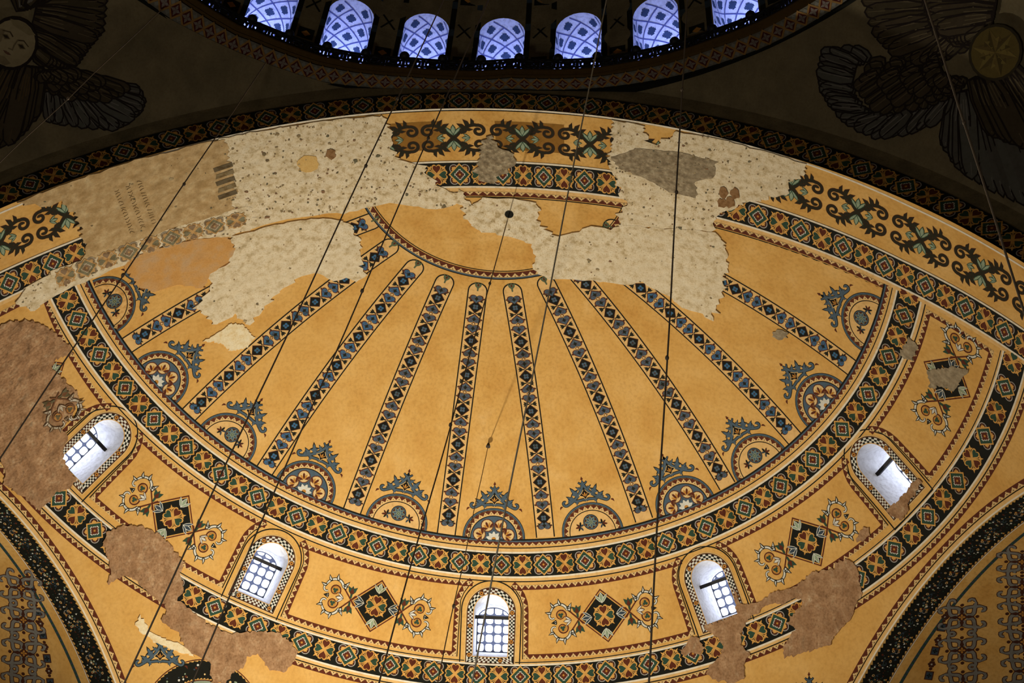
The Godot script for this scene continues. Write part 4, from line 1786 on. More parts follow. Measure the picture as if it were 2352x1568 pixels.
func leaf_cell() -> Flat:               # one stretch of the black leafy band on the soffit, 1.3 m long and .62 m deep
	var a := Flat.new()
	var w := 0.66
	for k in 10:
		quad(a, Vector2(-.65 + .13 * k, .05), Vector2(-.52 + .13 * k, .05), Vector2(-.52 + .13 * k, w - .05), Vector2(-.65 + .13 * k, w - .05), K.ink, 0)
	for k in 10:
		var x := -.65 + k * .13
		poly(a, V2([x, .06, x + .13, .06, x + .11, 0.0]), K.ink, 0)
		poly(a, V2([x, w - .06, x + .02, w, x + .13, w - .06]), K.ink, 0)
	var r := RandomNumberGenerator.new()
	r.seed = 5
	for k in 85:
		var p := Vector2(r.randf_range(-.62, .62), r.randf_range(.12, w - .12))
		var c: Color = [K.cream, K.sage, K.brown, K.slate, K.white, K.umber, K.gold, K.green][r.randi() % 8]
		var q := r.randf_range(.012, .03)
		if k % 5 == 0:
			disc(a, p, q * 1.3, K.cream, 2, 8)
			disc(a, p, q * 0.8, K.brown, 3, 6)
		elif k % 5 == 1:
			tulip(a, p, r.randf_range(0, 360), q * 3.0, c, 2)
		else:
			disc(a, p, q, c, 1, 7)
	for k in 3:
		var p := Vector2(-.5 + k * .42, .2 + .12 * (k % 2))
		stroke(a, bez(p, p + Vector2(.1, .2), p + Vector2(.2, -.05), p + Vector2(.3, .16), 6), 0.02, 0.01, K.slate, 2)
		stroke(a, spiral(p + Vector2(.1, .1), .07, .03, 20, 230, 8), 0.018, 0.01, K.grey if k == 1 else K.slate, 2)
	return a


func arabesque() -> Flat:               # grey leaves curling round a square flower, about 1 m square
	var a := Flat.new()
	for k in 4:
		for sy in [-1, 1]:
			var pts := bez(Vector2(.10, .05), Vector2(.46, -.02), Vector2(.12, .42), Vector2(.50, .30), 9)
			pts.append_array(spiral(Vector2(.47, .22), .085, .05, 70, -110, 6))
			if sy < 0:
				pts = flipy(pts)
			stroke(a, xf(pts, 90 * k, 1, Vector2.ZERO), .125, .09, K.umber, 1)
			stroke(a, xf(pts, 90 * k, 1, Vector2.ZERO), .085, .055, hexc("7f7c74"), 2)
		poly(a, xf(V2([.05, 0, .16, -.05, .3, 0, .16, .05]), 90 * k, 1, Vector2.ZERO), K.umber, 3)
		disc(a, Vector2(.36, 0).rotated(deg_to_rad(90 * k)), .045, K.umber, 3, 8)
	poly(a, xf(V2([-.1, -.1, .1, -.1, .1, .1, -.1, .1]), 45, 1, Vector2.ZERO), K.umber, 4)
	for k in 4:
		poly(a, xf(V2([0, 0, .05, .03, .09, 0, .05, -.03]), 90 * k, 1, Vector2.ZERO), K.gold, 5)
	return a


func chain_link() -> Flat:
	var a := Flat.new()
	poly(a, V2([-.12, -.14, .12, -.14, .12, .14, -.12, .14]), K.umber, 1)
	poly(a, V2([-.09, -.11, .09, -.11, .09, .11, -.09, .11]), K.slate, 2)
	for k in 4:
		poly(a, xf(V2([0, 0, .04, .025, .085, 0, .04, -.025]), 90 * k, 1, Vector2.ZERO), K.ink, 3)
	for y in [.22, .52]:
		disc(a, Vector2(0, y), .05, K.umber, 1, 9)
	for k in 6:
		disc(a, Vector2(0, .37) + Vector2(.07, 0).rotated(deg_to_rad(60 * k)), .045, K.umber, 1, 7)
	disc(a, Vector2(0, .37), .03, K.grey, 2, 6)
	return a


func paint_exedrae() -> void:
	var cell := leaf_cell()
	var ab := bake(arabesque(), "sphere", EX_R * R, 0, 0.0045)
	var cl := bake(chain_link(), "sphere", EX_R * R, 0, 0.0045)
	var shells := []
	for n in get_children():
		if n is MeshInstance3D and n.has_meta("label") and "exedra" in str(n.get_meta("label")):
			shells.append(n)
	for side in 2:
		var a := deg_to_rad(EX_AZ[side])
		var ax := Vector3(sin(a), 0, -cos(a))
		var tr := Vector3(cos(a), 0, sin(a))
		# on the semidome round the opening
		var p := PackedVector3Array()
		var n := PackedVector3Array()
		for phi in range(-88, 89, 2):
			var q := ex_pt(side, phi, EX_R, EX_D)
			p.append(q)
			n.append(-q.normalized())
		var d := path(p, n, Vector3.ZERO, R)
		var s := Solid.new()
		strip(s, d, 0.0, 0.04, K.line, 0.0055)
		strip(s, d, 0.04, 0.12, K.pale, 0.003)
		strip(s, d, 0.125, 0.15, K.ink, 0.0045)
		stamp(s, d, step_cell(0.125, 0.24), 0.24, 0.16, 0.0045)
		put("stepped_border", s.mesh(), M.paint, semidome, Transform3D.IDENTITY, "stepped border round the exedra arch at lower " + ["left", "right"][side])
		# on the soffit of the arch
		p = PackedVector3Array()
		n = PackedVector3Array()
		for phi in range(-88, 89, 2):
			p.append(ex_pt(side, phi, EX_R, EX_D))
			n.append(-(Vector3.UP * cos(deg_to_rad(phi)) + tr * sin(deg_to_rad(phi))))
		d = path(p, n)
		s = Solid.new()
		stamp(s, d, cell, 1.3, -0.02, 0.003, 0.0, -1.0, -1.0)
		strip(s, d, -0.715, -0.69, K.line, 0.0045)
		strip(s, d, -0.69, -0.675, K.brown, 0.0045)
		put("leaf_band", s.mesh(), M.paint, shells[side], Transform3D.IDENTITY, "black leafy band with serrated edges on the arch soffit")
		# inside the half dome
		p = PackedVector3Array()
		n = PackedVector3Array()
		var c := ax * 0.851 * R
		for phi in range(-88, 89, 2):
			var q := (Vector3.UP * cos(deg_to_rad(phi)) + tr * sin(deg_to_rad(phi))) * cos(deg_to_rad(1.6)) + ax * sin(deg_to_rad(1.6))
			p.append(c + q * EX_R * R)
			n.append(-q)
		d = path(p, n, c, EX_R * R)
		s = Solid.new()
		strip(s, d, -0.04, 0.04, K.slate, 0.003)
		var dash := Flat.new()
		poly(dash, V2([-.03, -.03, .03, -.03, .03, .03, -.03, .03]), K.green, 0)
		stamp(s, d, dash, 0.11, 0.0, 0.0055)
		put("edge_line", s.mesh(), M.paint, shells[side])
		var lines := [[[14.0, 3.2], [40, 16.5], 6, 1.0, ab], [[3.0, 5.5], [20, 20], 5, 1.0, ab], [[14.8, 1.7], [42.0, 10.0], 8, 0.85, cl]] if side == 0 else [[[-10.2, 3.9], [-36.0, 20.0], 6, 1.0, ab], [[3.6, 5.0], [-22.0, 23.0], 7, 1.0, ab], [[-13.2, 2.3], [-42.0, 11.5], 8, 0.85, cl], [[16, 5.0], [6, 20.0], 4, 1.0, ab]]
		for ln in lines:
			for j in ln[2]:
				var f: float = float(j) / (ln[2] - 1)
				var here := ex_dir(lerpf(ln[0][0], ln[1][0], f), lerpf(ln[0][1], ln[1][1], f), ax, tr)
				var there := ex_dir(lerpf(ln[0][0], ln[1][0], f - 0.05), lerpf(ln[0][1], ln[1][1], f - 0.05), ax, tr)
				var up := (there - here).slide(here).normalized()
				put("arabesque" if ln[4] == ab else "chain_motif", ln[4], M.paint, shells[side], Transform3D(Basis(up.cross(-here), up, -here) * Basis.from_scale(Vector3.ONE * ln[3]), c + here * EX_R * R))
	# the small arch between them at lower left, and the crests over the spandrels
	var a := Flat.new()
	var r0 := 0.0995 * R
	for k in 40:
		var t0 := 180.0 * k / 40
		for row in [[0.02, 0.045, "brown"], [-0.42, -0.02, "ink"], [-0.50, -0.475, "brown"]]:
			sector(a, Vector2.ZERO, r0 + row[0], r0 + row[1], t0, t0 + 4.5, K[row[2]], 1, 1)
		poly(a, V2([r0 - 0.42, -.06, r0 - 0.42, .06, r0 - 0.47, 0]).duplicate() if false else xf(V2([r0 - 0.42, -.055, r0 - 0.42, .055, r0 - 0.465, .03]), t0 + 2.25, 1, Vector2.ZERO), K.ink, 1)
		poly(a, xf(V2([r0 - 0.02, -.055, r0 - 0.02, .055, r0 + 0.01, .03]), t0 + 2.25, 1, Vector2.ZERO), K.ink, 1)
	sector(a, Vector2.ZERO, 0, r0 - 0.5, 0, 180, hexc("8f9a84"), 0, 30, 5)
	rng.seed = 12
	for k in 60:
		var q := Vector2(r0 - rng.randf_range(0.08, 0.36), 0).rotated(PI * rng.randf())
		disc(a, q, rng.randf_range(.015, .035), [K.cream, K.slate, K.brown, K.white, K.sage][k % 5], 2, 7)
	put("leaf_band", bake(a, "sphere"), M.paint, semidome, frame(-32.4, 29.9), "small arched leafy band between the large exedra arches")
	var cr := finial()
	for k in cr.v.size():
		cr.v[k] -= Vector2(0, 1.1)
	var cm := bake(cr, "sphere")
	put("crest", cm, M.paint, semidome, frame(-39.9, 34.0) * Transform3D(Basis(Vector3(0, 0, 1), deg_to_rad(26)), Vector3.ZERO), "blue acanthus crest over the small arch")
	put("crest", cm, M.paint, semidome, frame(38.6, 33.4) * Transform3D(Basis(Vector3(0, 0, 1), deg_to_rad(-20)), Vector3.ZERO), "blue acanthus crest at the lower right spandrel")


func ex_dir(phi: float, beta: float, ax: Vector3, tr: Vector3) -> Vector3:
	return (Vector3.UP * cos(deg_to_rad(phi)) + tr * sin(deg_to_rad(phi))) * cos(deg_to_rad(beta)) + ax * sin(deg_to_rad(beta))


# ---------------------------------------------------------------- the winged seraphs

func pend_dir(p: Vector2) -> Vector3:
	return sph(p.x, p.y)


func along(pts: PackedVector2Array, f: float) -> Vector2:
	var g := clampf(f, 0, 1) * (pts.size() - 1)
	var k := mini(int(g), pts.size() - 2)
	return pts[k].lerp(pts[k + 1], g - k)


# feathers from a root line to a tip line, in (azimuth, elevation) on the pendentive's sphere
func feathers(parent: Node3D, called: String, root: PackedVector2Array, tips: PackedVector2Array, count: int, fat: float, fill: Color, edge: Color, base: float, shine: Color, label := "") -> void:
	var s := Solid.new()
	for k in count:
		var f := (k + 0.5) / count
		var p0 := pend_dir(along(root, f)) * PEND_R
		var p1 := pend_dir(along(tips, f)) * PEND_R
		var n := -(p0 + p1).normalized()
		var t := (p1 - p0)
		var ln := t.length()
		t = t.normalized()
		var side := n.cross(t)
		var a := Flat.new()
		var w := fat * (0.9 + 0.2 * sin(k * 2.3))
		var shape := V2([0, -w * .55, ln * .3, -w, ln * .8, -w * .95, ln * .95, -w * .6, ln, 0, ln * .95, w * .6, ln * .8, w * .95, ln * .3, w, 0, w * .55])
		poly(a, shape, fill.lerp(edge, 0.25 * (k % 3) / 2.0), 0)
		stroke(a, shape, 0.035, 0.035, edge, 1, true)
		stroke(a, V2([ln * .1, 0, ln * .55, 0, ln * .95, 0]), 0.03, 0.015, shine, 1)
		var b := s.v.size()
		for j in a.v.size():
			var q := p0 + t * a.v[j].x + side * a.v[j].y
			s.v.append(PEND_C + q.normalized() * (PEND_R - base - 0.004 * a.l[j] - 0.0015 * (k % 7)))
			s.n.append(-q.normalized())
			s.c.append(a.c[j])
		for j in range(0, a.i.size(), 3):
			s.i.append_array(PackedInt32Array([b + a.i[j], b + a.i[j + 1], b + a.i[j + 2]]))
	put(called, s.mesh(), M.paint, parent, Transform3D.IDENTITY, label)


func paint_seraphs() -> void:
	var dark := hexc("2a2016")
	var brown := hexc("4c412f")
	var grey := hexc("5d5a52")
	var pale := hexc("76726a")
	for side in ["left", "right"]:
		var o := Node3D.new()
		o.name = "painted_seraph"
		o.set_meta("label", "six winged seraph with a bare face at upper left" if side == "left" else "six winged seraph at upper right, its face hidden by a gold star medallion")
		pendentive.add_child(o, true)
		if side == "right":
			feathers(o, "flight_feather_fan", V2([37.9, 47.3, 36.4, 47.4, 35.3, 46.5, 35.0, 45.4, 35.6, 44.3, 37.4, 43.5, 40.0, 42.9, 42.7, 42.5]), V2([37.2, 48.3, 34.1, 49.4, 32.8, 48.3, 32.4, 47.2, 32.65, 46.1, 33.2, 44.6, 34.9, 42.9, 37.2, 42.2, 39.8, 41.8]), 26, 0.16, grey, dark, 0.014, pale)
			for j in 4:
				var f := j / 4.0
				feathers(o, "covert_feather_fan", lerp_line(V2([37.9, 47.2, 36.6, 46.6, 37.4, 44.6, 40.0, 43.6, 42.9, 43.0]), V2([45.6, 44.2, 44.6, 44.2, 44.2, 43.8, 44.2, 43.4, 44.6, 43.0]), 0.15 + f * 0.85), lerp_line(V2([37.9, 47.2, 35.3, 46.2, 35.9, 44.2, 39.8, 42.9, 42.7, 42.5]), V2([45.6, 44.2, 44.6, 44.2, 44.2, 43.8, 44.2, 43.4, 44.6, 43.0]), f * 0.85), 14 - j, 0.15, brown, dark, 0.026 + j * 0.01, hexc("675a44"))
			feathers(o, "hanging_feather_fan", V2([42.6, 42.6, 43.6, 42.4, 45.4, 42.0, 47.4, 41.5]), V2([39.9, 40.3, 40.2, 38.2, 41.9, 35.8, 44.5, 33.0, 47.0, 31.0]), 20, 0.20, grey, dark, 0.018, pale)
			feathers(o, "hanging_feather_fan", V2([44.4, 42.8, 46.0, 42.2, 48.2, 41.6]), V2([43.6, 39.2, 45.6, 37.0, 49.0, 35.0]), 14, 0.20, brown, dark, 0.06, hexc("675a44"))
			feathers(o, "upper_feather_fan", V2([44.6, 48.6, 43.8, 46.6, 45.2, 45.4, 47.6, 44.9]), V2([39.8, 51.0, 39.0, 48.8, 39.5, 47.1, 40.9, 45.7, 43.3, 44.9, 45.8, 44.6]), 16, 0.19, brown, dark, 0.05, hexc("675a44"))
			feathers(o, "upper_feather_fan", V2([50.0, 45.6, 48.6, 44.8, 47.8, 44.7]), V2([45.0, 49.0, 44.0, 47.2, 44.6, 45.4, 46.0, 44.8]), 14, 0.20, brown, dark, 0.08, hexc("675a44"))
			var a := Flat.new()
			disc(a, Vector2.ZERO, 0.62, hexc("5a4c26"), 0, 20)
			sector(a, Vector2.ZERO, 0.56, 0.62, 0, 360, hexc("30281a"), 1, 20)
			for k in 12:                         # a faceted star
				var t := 30.0 * k + 10.0
				var far := 0.54 if k % 2 == 0 else 0.36
				poly(a, xf(V2([0, 0, .24, -.12, far, 0]), t, 1, Vector2.ZERO), hexc(["6a5a2c", "574922", "625228"][k % 3]), 2)
				poly(a, xf(V2([0, 0, far, 0, .24, .12]), t, 1, Vector2.ZERO), hexc(["4c3f1e", "70602f", "463a1c"][k % 3]), 2)
			var d := pend_dir(Vector2(47.4, 43.1))
			var up := Vector3.UP.slide(d).normalized()
			put("star_medallion", bake(a, "sphere", PEND_R, 0, 0.12), M.paint, o, Transform3D(Basis(up.cross(-d), up, -d), PEND_C + d * PEND_R), "gold star medallion")
		else:
			feathers(o, "flight_feather_fan", V2([-35.6, 45.4, -36.0, 44.5, -37.9, 43.9, -39.2, 43.3, -41.0, 43.0]), V2([-33.9, 46.0, -32.8, 45.5, -32.7, 44.8, -33.2, 43.8, -34.0, 43.0, -36.0, 42.3, -38.0, 41.6, -39.4, 41.2]), 17, 0.19, grey, dark, 0.014, pale)
			for j in 3:
				var f := j / 3.0
				feathers(o, "covert_feather_fan", lerp_line(V2([-36.6, 45.5, -37.2, 44.6, -39.4, 43.6, -41.4, 43.2]), V2([-42.6, 44.2, -42.6, 44.0, -42.6, 43.8, -42.6, 43.6]), 0.2 + f * 0.8), lerp_line(V2([-34.4, 45.9, -35.4, 44.6, -38.4, 43.4, -41.0, 42.8]), V2([-42.6, 44.2, -42.6, 44.0, -42.6, 43.8, -42.6, 43.6]), f * 0.8), 10 - j, 0.16, brown, dark, 0.026 + j * 0.01, hexc("675a44"))
			feathers(o, "upper_feather_fan", V2([-45.7, 47.2, -45.0, 46.0, -44.0, 45.0, -43.2, 44.4]), V2([-40.6, 50.0, -39.2, 48.1, -39.5, 46.6, -39.6, 45.3, -40.9, 44.6, -42.4, 44.3]), 22, 0.18, brown, dark, 0.05, hexc("675a44"))
			feathers(o, "upper_feather_fan", V2([-46.0, 47.0, -46.4, 46.0]), V2([-44.0, 50.0, -46.8, 49.0, -49.0, 47.6]), 12, 0.19, brown, dark, 0.05, pale)
			feathers(o, "hanging_feather_fan", V2([-42.2, 43.9, -43.6, 43.3, -45.6, 42.8]), V2([-40.4, 41.2, -40.8, 38.8, -43.2, 36.6, -46.6, 36.0]), 18, 0.20, brown, dark, 0.04, hexc("5a4a30"))
			var a := Flat.new()
			var oval := PackedVector2Array()
			for k in 20:
				oval.append(Vector2(cos(TAU * k / 20) * 0.50, sin(TAU * k / 20) * 0.56))
			poly(a, xf(oval, 0, 1.13, Vector2.ZERO), dark, 0)
			poly(a, oval, hexc("968867"), 1)
			poly(a, V2([-.49, .1, -.3, .18, -.24, -.1, -.3, -.35, -.40, -.33]), hexc("7c6e52"), 2)
			poly(a, V2([-.34, .45, 0, .56, .34, .45, .2, .36, -.2, .36]), hexc("857757"), 2)
			poly(a, V2([-.2, -.42, 0, -.36, .2, -.42, .1, -.54, -.1, -.54]), hexc("7c6e52"), 2)
			for sx in [-1, 1]:
				stroke(a, V2([sx * .07, .13, sx * .18, .19, sx * .34, .13]), 0.035, 0.02, hexc("4a3d28"), 3)
				poly(a, V2([sx * .09, .05, sx * .20, .11, sx * .32, .05, sx * .20, -.02]), hexc("6a5c42"), 3)
				poly(a, V2([sx * .12, .05, sx * .20, .085, sx * .29, .045, sx * .20, .015]), hexc("32291c"), 4)
			stroke(a, V2([.06, .14, .05, -.02, .07, -.13, -.03, -.15]), 0.035, 0.03, hexc("6e6046"), 3)
			poly(a, V2([-.11, -.25, -.03, -.225, 0, -.235, .03, -.225, .11, -.25, .04, -.285, -.04, -.285]), hexc("64483a"), 3)
			var d := pend_dir(Vector2(-45.3, 44.1))
			var up := (pend_dir(Vector2(-46.1, 44.95)) - pend_dir(Vector2(-44.4, 43.2))).slide(d).normalized().rotated(-d, deg_to_rad(-31))
			put("face", bake(a, "sphere", PEND_R, 0, 0.10), M.paint, o, Transform3D(Basis(up.cross(-d), up, -d), PEND_C + d * PEND_R), "pale oval face")


func lerp_line(a: PackedVector2Array, b: PackedVector2Array, f: float) -> PackedVector2Array:
	var out := PackedVector2Array()
	for k in a.size():
		out.append(a[k].lerp(b[mini(k, b.size() - 1)], f))
	return out


# ---------------------------------------------------------------- bare plaster

func ragged(list: Array, amp: float, step: float, sx: float, seed_: int) -> PackedVector2Array:
	var n := FastNoiseLite.new()
	n.seed = seed_
	n.frequency = 0.9
	n.fractal_octaves = 4
	n.noise_type = FastNoiseLite.TYPE_SIMPLEX
	var out := PackedVector2Array()
	var pts := V2(list)
	for k in pts.size():
		var p := pts[k]
		var q := pts[(k + 1) % pts.size()]
		var m := maxi(1, int(((q - p) * Vector2(sx, 1)).length() / step))
		for j in m:
			var w := p.lerp(q, float(j) / m)
			var dx := n.get_noise_2d(w.x * sx * 3.0, w.y * 3.0) * amp / sx
			var dy := n.get_noise_2d(w.x * sx * 3.0 + 71.0, w.y * 3.0 + 13.0) * amp
			out.append(w + Vector2(dx, dy))
	return out


func patch(called: String, outline: PackedVector2Array, grid: Vector2, to_pt: Callable, mat: Material, lift: float, label: String, bump: float, parent: Node3D) -> MeshInstance3D:
	var s := Solid.new()
	var n := FastNoiseLite.new()
	n.seed = 5
	n.frequency = 0.6
	n.fractal_octaves = 4
	var bb := Rect2(outline[0], Vector2.ZERO)
	for p in outline:
		bb = bb.expand(p)
	var nx := int(bb.size.x / grid.x) + 1
	var ny := int(bb.size.y / grid.y) + 1
	for j in ny:
		for k in nx:
			var o := bb.position + Vector2(k, j) * grid
			var cell := PackedVector2Array([o, o + Vector2(grid.x, 0), o + grid, o + Vector2(0, grid.y)])
			for piece in Geometry2D.intersect_polygons(cell, outline):
				if Geometry2D.is_polygon_clockwise(piece):
					continue
				var idx := Geometry2D.triangulate_polygon(piece)
				var b := s.v.size()
				for p in piece:
					var q: Vector3 = to_pt.call(p, 0.0)
					var rise := lift + bump * n.get_noise_3dv(q * 2.0)
					s.v.append(to_pt.call(p, rise))
					s.n.append((to_pt.call(p, 1.0) - q).normalized())
					s.c.append(Color.WHITE)
				for t in range(0, idx.size(), 3):
					var ccw: bool = (piece[idx[t + 1]] - piece[idx[t]]).cross(piece[idx[t + 2]] - piece[idx[t]]) > 0.0
					s.i.append_array(PackedInt32Array([b + idx[t], b + idx[t + (2 if ccw else 1)], b + idx[t + (1 if ccw else 2)]]))
	# the broken edge
	var b0 := s.v.size()
	var m := outline.size()
	for k in m + 1:
		var p := outline[k % m]
		var q: Vector3 = to_pt.call(p, 0.0)
		var side: Vector3 = (to_pt.call(outline[(k + 1) % m], 0.0) - to_pt.call(outline[(k - 1 + m) % m], 0.0)).cross((to_pt.call(p, 1.0) - q)).normalized()
		for h in [0.0, lift + bump * n.get_noise_3dv(q * 2.0)]:
			s.v.append(to_pt.call(p, h))
			s.n.append(side)
			s.c.append(Color.WHITE)
	for k in m:
		var p := b0 + 2 * k
		s.i.append_array(PackedInt32Array([p, p + 1, p + 3, p, p + 3, p + 2]))
	return put(called, s.mesh(), mat, parent, Transform3D.IDENTITY, label)


func lay_patches() -> void:
	var upper := [
		["pale_soffit", [-23.44, 13.58, -17.64, 13.58, -12.35, 13.58, -9, 13.58, -8.4, 9.61, -8.72, 7.39, -7.97, 5.15, -7.1, 4.55, -5.81, 3.75, -5.64, 2.08, -4.47, -0.27, -3.38, -1.67, -2.81, -1.02, -2.35, -2.95, -1.67, -4.37, -3.2, -3.59, -4.46, -4.62, -6.53, -3.95, -9.53, -2.95, -11.05, -3.25, -13.46, -4.11, -14.2, -3.75, -17.24, -3.57, -20.5, -3.68, -23.99, -4.44, -26.16, -3.65, -27.58, -1.61, -23.89, -0.22]],
		["tan_soffit", [-39.17, 13.58, -35.03, 13.58, -30.27, 13.58, -25.41, 13.58, -23.01, 13.58, -22.98, 8.23, -22.89, 3.17, -23.27, 0.28, -25.39, -0.02, -29.15, -0.29, -33.27, -0.67, -35.61, -1.01, -37.24, -0.77, -36.69, 1.18, -36.71, 3.22, -36.87, 5.36, -36.9, 8.02, -37.32, 9.97, -37.99, 11.13, -38.67, 10.84, -39.57, 11.39, -41.55, 13.58, -41.04, 13.58]],
		["pale_apex", [-2.59, -3.59, -1.69, -3.92, -0.75, -2.47, 1.07, -2.4, 3.33, -2.84, 4.16, -3.53, 4.13, -6.07, 4.8, -8.17, 6.19, -9.04, 7.58, -8.16, 9.11, -6.56, 10.81, -6.75, 11.72, -5.7, 14.8, -5.15, 17.89, -4.39, 20.35, -3.56, 21.16, -4.41, 21.82, -7.2, 21.95, -10.22, 21.8, -14.9, 21.33, -17.86, 20.95, -19.55, 19.75, -18.77, 18.45, -18.75, 16.59, -17.26, 15.1, -16.17, 14.12, -15.6, 11.93, -16.76, 10.01, -16.68, 7.95, -16.71, 5.1, -17.07, 3.84, -16.02, 3.77, -13.58, 3.62, -11.44, 2.93, -10.28, 2.01, -9.9, 0.63, -9.52, -0.9, -8.96, -2.1, -8.02, -2.53, -6.76]],
		["pale_right", [11.08, 13.58, 13.74, 13.58, 14.03, 10.86, 15.01, 10.55, 16.93, 13.58, 19.06, 13.58, 22.39, 13.58, 25.53, 13.58, 27.51, 13.58, 28.34, 13.58, 28.21, 11.45, 27.09, 9.19, 27.05, 7.19, 24.91, 4.95, 23.46, 3.65, 22.31, 1.79, 21.14, 0.2, 20.37, -1.43, 20.43, -3.62, 18.01, -4.34, 14.79, -5.22, 11.77, -5.9, 11.55, -3.65, 12.33, -1.76, 11.73, -0.28, 11.45, 2.13, 10.93, 4.46, 10.66, 6.66, 10.93, 9.31]],
		["grey_right", [10.78, 6.97, 13.16, 9.19, 16.89, 9.88, 20.36, 9.53, 20.27, 6.74, 18.48, 5, 18.84, 2.04, 16.24, 2.2, 13.94, 3.87, 11.68, 5.04]],
		["grey_scroll", [-0.32, 8.62, 0.14, 9.4, 0.54, 7.87, 2.42, 5.5, 2.25, 4.23, 1.78, 2.93, 1.92, 2.62, 0.56, 1.9, 0.22, 0.28, -1.12, 0.89, -1.37, 2.48, -1.02, 4.39, -0.88, 6.9]],
		["ghost_strip", [-42.46, -1.08, -39.85, -0.33, -37.54, -0.53, -33.27, -0.67, -29.15, -0.29, -25.39, -0.02, -23.27, 0.28, -21.5, 0.16, -21.39, -2.63, -24.13, -4.42, -26.97, -3.27, -30.23, -3.04, -32.55, -3.21, -33.8, -4.04, -36.01, -4.45, -38.03, -4.55, -39.9, -4.69, -42.59, -5.7, -43.73, -2.96]],
		["pale_left", [-23.97, -4.5, -20.54, -4.35, -17.6, -4.11, -15.04, -4.58, -13.62, -5.31, -12.75, -7.22, -12.15, -9.7, -12.37, -12.31, -12.34, -14.63, -12.08, -15.99, -13.15, -17.05, -13.75, -15.93, -15.28, -16.17, -16.35, -14.71, -17.66, -14.29, -18.91, -15.33, -20.53, -16.68, -21.71, -18.48, -22.91, -20.23, -23.69, -21.16, -24.97, -18.63, -26.64, -19.73, -27.44, -17.68, -28.22, -15.61, -27.57, -14.33, -26.42, -12.97, -26.54, -10.91, -25.78, -9.98, -24.55, -9.27, -23.69, -7]],
		["spot", [-15.21, 6.01, -15.42, 5.13, -15.87, 4.65, -16.41, 4.74, -16.84, 5.38, -17.01, 6.33, -16.87, 7.26, -16.46, 7.84, -15.93, 7.89, -15.46, 7.38, -15.21, 6.48]],
		["ochre_left", [-33.83, -4.35, -32.55, -3.21, -30.24, -3.2, -26.99, -3.43, -24.13, -4.42, -23.69, -7, -24.55, -9.27, -25.78, -9.98, -26.54, -10.91, -27.07, -12.79, -29.36, -10.65, -31.7, -10.52, -33.11, -8.23]],
	]
